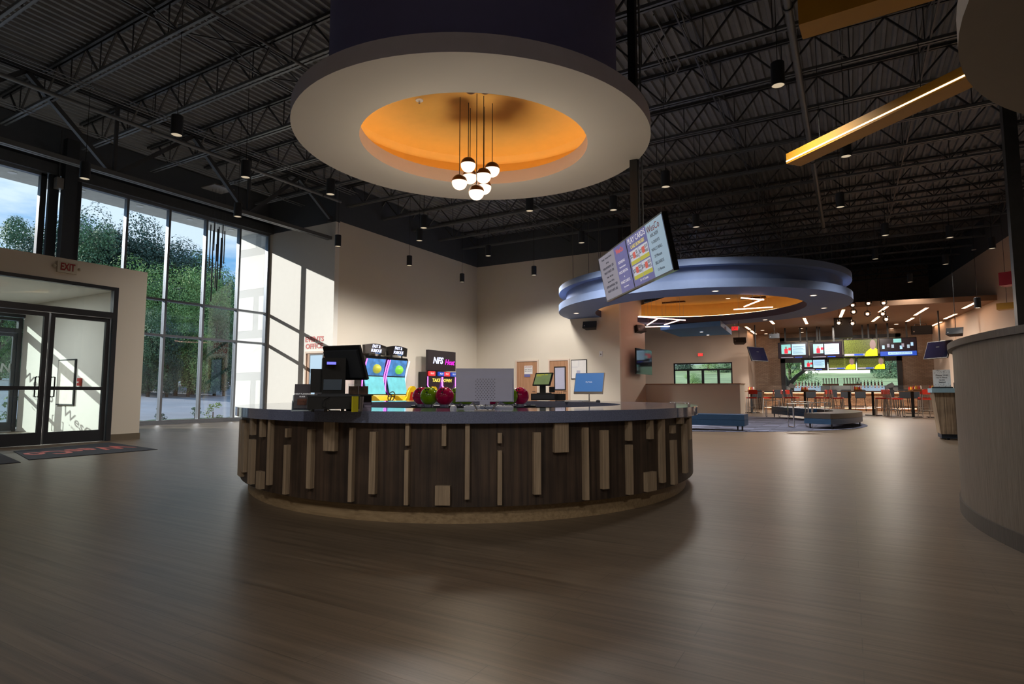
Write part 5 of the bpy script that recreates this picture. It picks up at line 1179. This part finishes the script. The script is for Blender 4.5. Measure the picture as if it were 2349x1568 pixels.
# bar televisions
def bartv(x0, y0, x1, y1, yy, kind, lab, nm=None):
    a = ony(x0, y0, yy); b = ony(x1, y1, yy); w = b[0]-a[0]; h = a[2]-b[2]; c = ((a[0]+b[0])/2, yy, (a[2]+b[2])/2)
    t = thing('bar_television', lab, 'television', c, group='televisions over the bar')
    MB().box(-w/2, w/2, 0, 0.07, -h/2, h/2).build('case', 'black_gloss', t)
    e = 0.03; bg_ = {'news': 'screen_dark', 'crowd': 'screen_crowd', 'game': 'screen_dark'}[kind]
    s = MB().box(-w/2+e, w/2-e, -0.004, 0, -h/2+e, h/2-e).build('screen', bg_, t)
    W_, H_ = w-2*e, h-2*e
    def r(u0, u1, v0, v1, m, n, k=1): return MB().box(-W_/2+u0*W_, -W_/2+u1*W_, -0.004-0.002*k, -0.002-0.002*k, -H_/2+v0*H_, -H_/2+v1*H_).build(n, m, s)
    if kind == 'news':
        r(0.1, 0.42, 0.28, 0.9, 'screen_field', 'picture'); r(0.2, 0.32, 0.3, 0.62, 'screen_jersey', 'player_shirt', 2); r(0.23, 0.29, 0.62, 0.76, 'screen_skin', 'player_head', 2); r(0.34, 0.42, 0.5, 0.68, 'screen_jersey', 'badge', 2)
        r(0.46, 0.92, 0.2, 0.9, 'screen_lightblue', 'text_card')
        for i in range(7): r(0.49, 0.89-0.05*(i % 3), 0.28+0.075*i, 0.3+0.075*i, 'text_dark', 'text_line', 2)
        r(0.08, 0.5, 0.02, 0.06, 'screen_grey', 'ticker'); r(0.55, 0.8, 0.02, 0.07, 'screen_navy', 'ticker_block')
    elif kind == 'crowd':
        cx_ = -W_/2+0.86*W_
        MB().prism([(-0.24*W_, -H_/2), (0.14*W_, -H_/2), (0.14*W_, -0.1*H_), (0.06*W_, -0.02*H_), (-0.06*W_, -0.04*H_), (-0.2*W_, -0.25*H_)], (cx_, -0.008, 0), X, Z, (0, 0.002, 0)).build('player_shirt', 'screen_shirt', s)
        mb = MB(); mb.prism([(0.09*W_*cos(2*pi*i/20), 0.30*H_*sin(2*pi*i/20)) for i in range(20)], (cx_+0.01*W_, -0.011, 0.18*H_), X, Z, (0, 0.002, 0)); mb.build('player_head', 'screen_skin', s)
        r(0.0, 0.62, 0.04, 0.16, 'screen_grey', 'advert_board'); r(0.3, 0.58, 0.05, 0.15, 'screen_navy', 'advert_block', 2)
    else:
        r(0.0, 1.0, 0.0, 0.26, 'screen_navy', 'banner'); r(0.22, 0.88, 0.07, 0.22, 'screen_lightblue', 'banner_text_card', 2); r(0.38, 0.6, 0.76, 0.98, 'screen_field', 'title_card')
        for i, (u_, v_) in enumerate(((0.06, 0.42), (0.2, 0.5), (0.32, 0.45), (0.55, 0.38), (0.6, 0.5), (0.75, 0.42), (0.85, 0.55))):
            r(u_, u_+0.07, v_, v_+0.2, ('screen_lightblue', 'screen_grey', 'screen_pale')[i % 3], 'rider')
        text('BEYOND THE BREAK ZONE', 0.08, (-W_/2+0.55*W_, -0.011, -H_/2+0.145*H_), X, Z, 'text_dark', 'banner_text', s, ext=0.0005, wid=0.6*W_)
    for k in (-0.25, 0.25): MB().box(k*w-0.04, k*w+0.04, 0.07, 0.12, 0, min(zs-c[2], 2.6)).build('ceiling_mount', 'black', t)
YT = 37.5
bartv(1784, 786, 1855.5, 821, YT, 'news', 'bar television in the upper row, first from the left, with a text card')
bartv(1856.5, 785, 1933, 819.5, YT, 'news', 'bar television in the upper row, second from the left, with a text card')
bartv(1934, 779, 2015, 817, YT, 'crowd', 'bar television in the upper row showing a player in yellow before a crowd')
bartv(2016, 776, 2105, 815.5, YT, 'game', 'bar television in the upper row at the right end with a blue banner')
YT2 = 37.75
bartv(1838, 822, 1898.5, 849, YT2, 'news', 'bar television in the lower row with a text card')
bartv(1899.5, 820.5, 1964, 847.5, YT2, 'crowd', 'bar television in the lower row, middle, showing a player in yellow')
bartv(1965, 819.5, 2031.5, 847, YT2, 'crowd', 'bar television in the lower row, right end, showing a player in yellow')
for px, py, yy, rz, lab in ((1738,812,35.0,radians(62),'side-on dark television hanging left of the brick wall'), (2151,802,33.0,radians(-58),'tilted dark television hanging before the right end of the brick wall')):
    q = ony(px, py, yy); t = thing('hanging_television', lab, 'television', q, rz)
    M_ = Matrix.Rotation(radians(-18), 3, 'X'); MB().obox((0, 0, 0), 0.72, 0.03, 0.42, M_).build('case', 'black', t); MB().obox(M_@Vector((0, -0.033, 0)), 0.69, 0.003, 0.39, M_).build('screen', 'tv_off', t)
    MB().cyl(0, 0.12, -0.05, zs-q[2]-0.0, 0.035, 8).build('hanger_pole', 'black', t); MB().box(-0.1, 0.1, 0.0, 0.14, -0.15, 0.15).build('mount', 'black', t)
# the bar itself
YBR = 38.2; t = thing('bar_counter', 'long brick-fronted bar with dark top and warm light strips', 'bar counter', (-0.3, YBR, 0))
MB().box(-4.2, 3.4, 0.0, 0.3, 0.0, 1.02).build('brick_front', 'brick_bar', t); MB().box(-4.35, 3.5, -0.25, 0.6, 1.02, 1.08).build('bar_top', 'charcoal', t)
MB().box(-4.15, 3.35, -0.04, -0.01, 0.97, 1.0).build('upper_light_strip', 'bar_glow', t); MB().box(-4.15, 3.35, -0.02, -0.005, 0.12, 0.145).build('lower_light_strip', 'bar_glow', t)
MB().tube([(-4.2, -0.2, 0.2), (3.4, -0.2, 0.2)], 0.025, 8).build('foot_rail', 'brushed', t)
MB().box(-4.2, 3.4, 1.9, 2.4, 0, 0.98).build('back_bar_cabinet', 'brown_vinyl', t)
t = thing('bottle_shelf', 'lit white stepped bottle shelf on the bar, left of the beer taps', 'shelf', (-0.3-1.9, YBR+1.0, 1.08)); MB().box(-0.7, 0.7, 0, 0.3, 0, 0.2).build('lower_step', 'screen_pale', t); MB().box(-0.7, 0.7, 0.15, 0.3, 0.2, 0.32).build('upper_step', 'screen_pale', t); MB().box(-0.7, 0.7, -0.3, 0.3, -1.08, 0).build('cabinet', 'charcoal', t)
t = thing('bottle_shelf', 'lit white stepped bottle shelf on the bar, right of the beer taps', 'shelf', (-0.3+1.3, YBR+1.0, 1.08)); MB().box(-0.7, 0.7, 0, 0.3, 0, 0.2).build('lower_step', 'screen_pale', t); MB().box(-0.7, 0.7, 0.15, 0.3, 0.2, 0.32).build('upper_step', 'screen_pale', t); MB().box(-0.7, 0.7, -0.3, 0.3, -1.08, 0).build('cabinet', 'charcoal', t)
def bottle(mat, lab, group, h=0.3, r=0.042):
    t = thing('bottle', lab, 'bottle', group=group)
    MB().lathe([(0.001, 0), (r, 0), (r, h*0.55), (r*0.35, h*0.72), (r*0.3, h*0.95), (0.001, h*0.95)], n=14).build('body', mat, t, smooth=True)
    MB().cyl(0, 0, h*0.93, h*1.05, r*0.34, 8).build('cap', 'black', t); MB().lathe([(r*1.03, h*0.15), (r*1.03, h*0.42)], n=14).build('label', 'paper', t); return t
kinds = ['amber', 'bottle_clear', 'bottle_green', 'amber']
kn = {'amber': 'amber', 'bottle_clear': 'clear', 'bottle_green': 'dark green'}
protos = {}
k = 0
for base, nm in (((-2.2), 'left'), ((1.0), 'right')):
    for row, (dy, dz) in enumerate(((0.07, 1.28), (0.22, 1.40))):
        for i in range(8):
            m_ = kinds[(i*3+row+k) % 4]; key = m_; loc = (base-0.6+i*0.17, YBR+1.0+dy, dz)
            lab = '%s glass bottle, %s from left on the %s step of the %s shelf' % (kn[m_], ORD[i], ('lower', 'upper')[row], nm); grp = 'bottles on the %s bottle shelf' % nm
            if key not in protos: protos[key] = bottle(m_, lab, grp); protos[key].location = loc
            else: dup(protos[key], loc, 0, lab, grp)
    k += 1
for j, (x_, lab) in enumerate(((-0.95, 'left'), (0.1, 'right'))):
    t = thing('beer_tap_tower', 'beer tap tower with a row of tall dark handles, %s one of the two' % lab, 'beer taps', (x_, YBR+0.35, 1.08))
    MB().cyl(0, 0, 0, 0.32, 0.06, 12).build('column', 'brushed', t); MB().box(-0.42, 0.42, -0.05, 0.05, 0.32, 0.42).build('tap_bar', 'bronze', t)
    for i in range(6): MB().tube([(-0.36+i*0.144, -0.06, 0.4), (-0.36+i*0.144, -0.07, 0.74)], [0.016, 0.03], 8).build('tap_handle', 'brown_vinyl', t)
t = thing('bar_till', 'black tilted till screen on the bar left of the bottles', 'till', (-2.95, YBR+0.2, 1.08)); MB().obox((0, 0, 0.3), 0.16, 0.02, 0.13, Matrix.Rotation(0.5, 3, 'Y')@Matrix.Rotation(-0.4, 3, 'X')).build('screen_head', 'black', t); MB().box(-0.1, 0.1, -0.08, 0.08, 0, 0.18).build('base', 'black', t)
t = thing('bar_till', 'black tilted till screen on the bar right of the bottles', 'till', (1.95, YBR+0.2, 1.08)); MB().obox((0, 0, 0.3), 0.16, 0.02, 0.13, Matrix.Rotation(-0.5, 3, 'Y')@Matrix.Rotation(-0.4, 3, 'X')).build('screen_head', 'black', t); MB().box(-0.1, 0.1, -0.08, 0.08, 0, 0.18).build('base', 'black', t)
# bar stools
def bar_stool(lab):
    t = thing('bar_stool', lab, 'bar stool', group='dark bar stools along the bar')
    MB().box(-0.23, 0.23, -0.22, 0.22, 0.70, 0.77).build('seat', 'stool_black', t)
    MB().prism([(-0.25, 0.72), (0.25, 0.72), (0.265, 1.12), (0.2, 1.16), (-0.2, 1.16), (-0.265, 1.12)], (0, -0.27, 0), X, Z, (0, 0.06, 0)).build('backrest', 'stool_black', t)
    for sx in (-1, 1):
        for sy in (-1, 1): MB().tube([(sx*0.19, sy*0.18, 0.7), (sx*0.25, sy*0.24, 0.0)], 0.016, 8).build('leg', 'black', t)
    z_ = 0.28; MB().tube([(-0.23, -0.22, z_), (0.23, -0.22, z_), (0.23, 0.22, z_), (-0.23, 0.22, z_), (-0.23, -0.22, z_)], 0.01, 6).build('footrest', 'black', t)
    return t
b0 = None
for px, py, rz, lab in ((1735,936,0.4,'leftmost along the bar, behind the first high table'),(1785,936.5,0.45,'left of the red chair pair, turned slightly'),(1812,936.5,-0.25,'half hidden behind the third red chair'),(1862,936,0.0,'hidden behind the second high table'),(1907,937,0.3,'alone in the middle of the bar'),(1940,937,0.2,'behind the red chair left of the third high table'),(1975,936.5,0.0,'hidden behind the third high table'),(2037,940,0.25,'standing clear at the right of the third high table'),(2075,940,0.15,'behind the row of red chair backs'),(2105,939,0.0,'rightmost along the bar, behind the last high tables')):
    q = onz(px, py); L_ = 'dark upholstered bar stool ' + lab; yq = min(q[1], YBR-0.75); 
    sc_ = yq/q[1]; loc = (q[0]*sc_, yq, 0)
    if b0 is None: b0 = bar_stool(L_); b0.location = loc; b0.rotation_euler = (0, 0, rz)
    else: dup(b0, loc, rz, L_)
# high tables
def high_table(px, py, w, lab):
    q = onz(px, py); t = thing('high_table', lab, 'high table', (q[0], q[1], 0), group='high dining tables')
    MB().box(-w/2, w/2, -0.38, 0.38, 1.04, 1.075).build('table_top', 'table_wood', t)
    for x_ in ((0,) if w < 1.3 else (-w*0.3, w*0.3)):
        MB().box(x_-0.05, x_+0.05, -0.05, 0.05, 0.02, 1.04).build('pedestal', 'black', t); MB().bar((x_-0.3, -0.28, 0.015), (x_+0.3, 0.28, 0.015), 0.05, 0.03).build('foot', 'black', t); MB().bar((x_-0.3, 0.28, 0.015), (x_+0.3, -0.28, 0.015), 0.05, 0.03).build('foot', 'black', t)
    return q
T = [high_table(1725, 946.5, 1.1, 'high wooden table nearest the half-height wall'), high_table(1848, 948, 1.1, 'high wooden table in front of the bar bottles, left of centre'), high_table(1977, 952, 1.5, 'high wooden table right of centre with red chairs both sides'), high_table(2122, 957, 1.3, 'high wooden table at the right beside the host stand'), high_table(2096, 948, 1.2, 'high wooden table behind the row of red chairs at the right')]
def condiments(q, dx, lab):
    t = thing('condiment_caddy', lab, 'condiment caddy', (q[0]+dx, q[1], 1.075)); MB().box(-0.16, 0.16, -0.1, 0.1, 0, 0.02).box(-0.16, 0.16, -0.1, -0.095, 0, 0.07).box(-0.16, 0.16, 0.095, 0.1, 0, 0.07).build('tray', 'table_wood', t)
    for i, m_ in enumerate(('ketchup', 'mustard', 'amber', 'ketchup', 'paper')):
        MB().lathe([(0.001, 0.02), (0.03, 0.02), (0.03, 0.16), (0.012, 0.19), (0.01, 0.22), (0.001, 0.22)], (-0.12+i*0.06, 0.04*(-1)**i, 0), 12).build('bottle', m_, t, smooth=True)
for q, dx, lab in ((T[0], 0, 'caddy of sauce bottles on the high table nearest the half-height wall'), (T[1], 0.0, 'caddy of sauce bottles on the high table before the bar bottles'), (T[2], -0.1, 'caddy of sauce bottles on the high table right of centre'), (T[3], -0.2, 'caddy of sauce bottles on the high table beside the host stand'), (T[3], 0.35, 'second caddy of sauce bottles on the high table beside the host stand'), (T[4], 0.0, 'caddy of sauce bottles on the high table behind the red chair row')): condiments(q, dx, lab)
# red chairs; local -y is the back
def red_chair(lab):
    t = thing('red_high_chair', lab, 'high chair', group='red padded high chairs')
    MB().box(-0.21, 0.21, -0.2, 0.21, 0.72, 0.78).build('seat', 'red_vinyl', t)
    for sx in (-1, 1):
        MB().tube([(sx*0.21, -0.24, 0.0), (sx*0.2, -0.19, 0.74), (sx*0.19, -0.27, 1.1)], 0.016, 8).build('leg', 'brushed', t, smooth=True)
        MB().tube([(sx*0.21, 0.24, 0.0), (sx*0.2, 0.19, 0.74)], 0.016, 8).build('leg', 'brushed', t)
    MB().prism([(-0.2, 0.0), (0.2, 0.0), (0.21, 0.16), (0.16, 0.2), (-0.16, 0.2), (-0.21, 0.16)], (0, -0.285, 0.93), X, Z, (0, 0.04, 0)).build('backrest', 'red_vinyl', t)
    mb = MB()
    for k_ in (-0.1, 0.0, 0.1): mb.tube([(k_, -0.2, 0.78), (k_, -0.26, 0.95)], 0.008, 6)
    mb.build('back_rails', 'brushed', t)
    MB().tube([(-0.2, -0.2, 0.3), (0.2, -0.2, 0.3), (0.2, 0.2, 0.3), (-0.2, 0.2, 0.3), (-0.2, -0.2, 0.3)], 0.009, 6).build('footrest', 'brushed', t)
    return t
r0 = None
RCH = [(T[0], -0.62, 0.0, -90, 'on the left of the high table nearest the half-height wall'), (T[0], 0.1, -0.62, 20, 'in front of the high table nearest the half-height wall'), (T[0], 0.72, 0.25, 95, 'at the right end of the high table nearest the half-height wall'),
 (T[1], -0.75, 0.0, -75, 'left of the high table before the bar bottles'), (T[1], -0.55, 0.45, -110, 'behind left of the high table before the bar bottles'), (T[1], 0.65, -0.1, 80, 'right of the high table before the bar bottles'), (T[1], 0.8, 0.5, 100, 'behind right of the high table before the bar bottles'),
 (T[2], -0.95, -0.15, -80, 'left of the high table right of centre, nearer'), (T[2], -0.9, 0.45, -95, 'left of the high table right of centre, farther'), (T[2], 0.75, -0.2, 85, 'right of the high table right of centre, nearer'), (T[2], 0.8, 0.45, 95, 'right of the high table right of centre, farther'),
 (T[3], -0.95, -0.25, -85, 'left of the high table beside the host stand, nearest'), (T[3], -1.0, 0.35, -80, 'left of the high table beside the host stand, second'), (T[3], -1.05, 0.95, -85, 'left of the high table beside the host stand, third'), (T[3], -1.1, 1.6, -85, 'left of the high table beside the host stand, fourth'),
 (T[3], 0.0, -0.62, 15, 'in front of the high table beside the host stand'), (T[3], 0.75, 0.0, 90, 'right of the high table beside the host stand'), (T[4], 0.4, -0.6, 5, 'in front of the high table behind the red chair row')]
for q, dx, dy, dg, lab in RCH:
    loc = (q[0]+dx, q[1]+dy, 0); L_ = 'red high chair ' + lab
    if r0 is None: r0 = red_chair(L_); r0.location = loc; r0.rotation_euler = (0, 0, radians(dg))
    else: dup(r0, loc, radians(dg), L_)

# ================================================================== trees outside
r = random.Random(11)
LM = ['leaf_dark', 'leaf_mid', 'leaf_bright']
A_ = make_tree(1, 12, 3.4, 'leaf_dark', 'x', 17000); B_ = make_tree(2, 12, 3.6, 'leaf_mid', 'x', 17000); C_ = make_tree(3, 8, 3.0, 'leaf_bright', 'x', 15000)
PR = {0: A_, 1: B_, 2: C_}; PH = {0: 12, 1: 12, 2: 8}; used = set()
TL = [(20,560,60,1),(60,535,62,0),(92,492,60,1),(130,500,58,0),(185,502,56,0),(208,532,58,1),(235,505,54,1),(262,492,56,0),(300,503,56,0),(330,556,58,1),(352,516,56,0),(385,520,56,0),(410,552,57,0),(436,576,58,1),(456,598,60,0),(485,612,62,0),(510,625,62,1),(540,640,64,0),
 (300,625,44,2),(345,590,46,2),(415,645,44,2),(455,600,46,2),(500,640,48,2),(240,600,48,2),(200,590,48,1),(380,640,46,1),(60,600,50,1),(15,590,50,2),(440,700,43,2),(350,700,42,1),(500,700,45,1),(560,650,60,0),(470,660,50,0),(320,640,50,0),(390,740,42,0),(460,745,43,1),(520,745,45,0),(345,770,42,0)]
def tlab(px, py, d, kd):
    w = 'leftmost upper window' if px < 120 else 'first bay right of the steel column' if px < 275 else 'second bay right of the steel column' if px < 375 else 'third bay right of the steel column' if px < 462 else 'bay with the hanging rods' if px < 530 else 'last bay beside the fin wall'
    return ['dark green', 'mid green', 'yellow-green'][kd] + (' low' if py > 690 else ' front' if d < 52 else ' tall') + ' tree in the ' + w
labs = [tlab(*a) for a in TL]
for i, (px, py, d, kd) in enumerate(TL):
    top = atd(px, py, d); g = fw(top[0], top[1])-0.3; h = max(3.5, top[2]-g); s = h/PH[kd]/1.04; lab = labs[i]
    same = sorted(a[0] for a, l_ in zip(TL, labs) if l_ == lab)
    if len(same) > 1: lab += ', %s from left' % ORD[same.index(px)]
    if kd not in used: o = PR[kd]; used.add(kd); o['label'] = lab; o.location = (top[0], top[1], g); o.rotation_euler = (0, 0, r.uniform(0, 6)); o.scale = (s*0.85, s*0.85, s)
    else: dup(PR[kd], (top[0], top[1], g), r.uniform(0, 6), lab, scale=(s*r.uniform(.78, 1.0), s*r.uniform(.78, 1.0), s))
# shrubs
def shrub(loc, s, mat, lab, seed):
    t = thing('shrub', lab, 'shrub', loc); v, f = leaf_cloud(420, s, s, s*0.8, s*0.75, s*0.07, random.Random(seed), 7); MB().add(v, f).build('foliage', mat, t, fix=False); MB().cyl(0, 0, -0.1, s*0.6, s*0.05, 6).build('stem', 'bark', t)
q = onz(430, 966); shrub((XW-3.8, onx(489, 940, XW-3.8)[1], -0.05), 0.45, 'leaf_bright', 'small bright shrub outside the fourth window bay', 5)
shrub((XW-3.8, onx(447, 945, XW-3.8)[1], -0.05), 0.35, 'leaf_mid', 'small shrub outside the third window bay near the kerb', 6)
shrub((XW-3.8, onx(45, 955, XW-3.8)[1], -0.05), 0.7, 'leaf_mid', 'rounded green shrub outside the entrance doors', 7)
shrub((XW-3.8, onx(372, 950, XW-3.8)[1], -0.05), 0.3, 'leaf_dark', 'low dark shrub outside the second window bay near the kerb', 8)
t = thing('lamp_post', 'slim grey lamp post in the car park beyond the windows', 'lamp post', (atd(402, 862, 45)[0], atd(402, 862, 45)[1], hgt(XW-atd(402, 862, 45)[0])-0.05))
hh = atd(402, 690, 45)[2]; MB().tube([(0, 0, 0), (0, 0, hh)], [0.12, 0.07], 10).build('pole', 'pipe_grey', t); MB().box(-0.5, 0.5, -0.12, 0.12, hh, hh+0.12).build('lamp_head', 'pipe_grey', t)
# behind the bar windows
for px, d, h, kd, lab in ((1812, 56, 6.5, 2, 'bright leafy tree outside the left end of the bar window'), (1990, 92, 8, 1, 'green tree outside the right of the bar window'), (2045, 80, 8, 1, 'green tree at the right end of the bar window'), (1940, 104, 9, 2, 'bright tree far beyond the middle of the bar window'), (1850, 104, 9, 1, 'green tree far beyond the left of the bar window'), (1900, 112, 10, 0, 'dark tree farthest beyond the bar window'), (1590, 62, 2.6, 2, 'bright green tree outside the far exit'), (1795, 100, 9, 1, 'green tree at the far left behind the bar window'), (1875, 96, 8, 2, 'bright tree left of the house beyond the bar window'), (1960, 98, 8, 1, 'green tree right of the house beyond the bar window'), (2015, 102, 9, 2, 'bright tree far beyond the right of the bar window'), (2075, 100, 9, 0, 'dark tree at the far right behind the bar window'), (1625, 100, 9, 2, 'bright tree beyond the middle of the far exit'), (1665, 96, 9, 1, 'green tree beyond the right of the far exit'), (1560, 104, 9, 0, 'dark tree beyond the left of the far exit')):
    q = atd(px, 890, d); dup(PR[kd], (q[0], q[1], -0.1+max(0, q[1]-50)*0.095-0.2*h if d > 60 else -0.2), r.uniform(0, 6), lab, 'trees on the far lawn', scale=(h/PH[kd]*1.15, h/PH[kd]*1.15, h/PH[kd]))
t = thing('leaning_trunk', 'thick leaning tree trunk right outside the left end of the bar window', 'tree', (ony(1812, 880, 47)[0], 47, -0.1), group='trees on the far lawn')
MB().tube([(-0.5, 0, 0), (-0.2, 0, 1.6), (-0.6, 0, 2.8), (-0.8, 0, 4.5)], [0.35, 0.28, 0.2, 0.15], 10).build('trunk', 'bark', t, smooth=True); MB().tube([(-0.2, 0, 1.5), (0.5, 0, 2.3), (1.4, 0, 3.0)], [0.2, 0.13, 0.08], 8).build('branch', 'bark', t, smooth=True)
q = atd(1915, 870, 88); t = thing('house', 'low house with a grey roof far beyond the bar window', 'house', (q[0], q[1], 3.9)); MB().box(-4, 4, 0, 6, -1.5, 1.2).build('walls', 'wall_white', t); MB().prism([(-4.6, 1.2), (4.6, 1.2), (2.5, 2.8), (-2.5, 2.8)], (0, -0.5, 0), X, Z, (0, 7, 0)).build('roof', 'roof_shingle', t)
# hanging glass rods by the window
q = onx(497, 500, XW+1.4); t = thing('rod_chandelier', 'chandelier of thin hanging metal rods before the window wall', 'chandelier', (q[0], q[1], 7.6))
MB().box(-0.35, 0.35, -0.35, 0.35, -0.02, 0.02).build('ceiling_canopy', 'brushed', t)
for i, (px, y0, y1) in enumerate(((484,515,612),(490,528,640),(493,510,575),(497,560,660),(500,525,600),(503,520,668),(508,545,640),(512,515,615),(488,590,692),(516,530,605))):
    a = onx(px, y0, XW+1.3+0.07*(i % 4)); b = onx(px, y1, XW+1.3+0.07*(i % 4)); m_ = (a[0]-q[0], a[1]-q[1]); o = MB().tube([(m_[0], m_[1], a[2]-7.6), (m_[0], m_[1], b[2]-7.6)], 0.018, 8).build('rod', 'steel_black', t); MB().cyl(m_[0], m_[1], a[2]-7.6, 0.0, 0.003, 4).build('wire', 'steel_black', o)
# wall washer spot on the right wall (the lit cylinder by the bar)
q = ony(2243, 706, 26.0); pl = dup(p0_, (q[0], q[1], q[2]), 0, 'black cylinder pendant light throwing a bright arc on the peach right wall')
MB().cyl(0, 0, 2.8, ZD-q[2]+0.07, 0.006, 6).build('cord', 'rope_black', pl)
for ch in pl.children:
    if ch.name.startswith('diffuser'): ch.data = ch.data.copy(); ch.data.materials.clear(); ch.data.materials.append(MAT['lamp_lit'])
ld = bpy.data.lights.new('wall_washer', 'SPOT'); lo = bpy.data.objects.new('wall_washer', ld); COL.objects.link(lo); ld.energy = 160; ld.spot_size = radians(110); ld.spot_blend = 0.3; ld.color = (1, .75, .55); lo.location = (q[0], q[1], q[2]-0.02)
for x_, y_, e_ in ((-2.5, 33.5, 220), (1.5, 33.5, 220), (-0.5, 36.5, 150), (-7.0, 31.0, 150)):  # fill lamps without fixtures, added at the bar ceiling to raise brightness
    ld = bpy.data.lights.new('bar_fill', 'AREA'); ld.shape = 'DISK'; ld.size = 0.3; ld.energy = e_; ld.color = (1, .89, .78); lo = bpy.data.objects.new('bar_fill', ld); COL.objects.link(lo); lo.location = (x_, y_, zs-0.08)
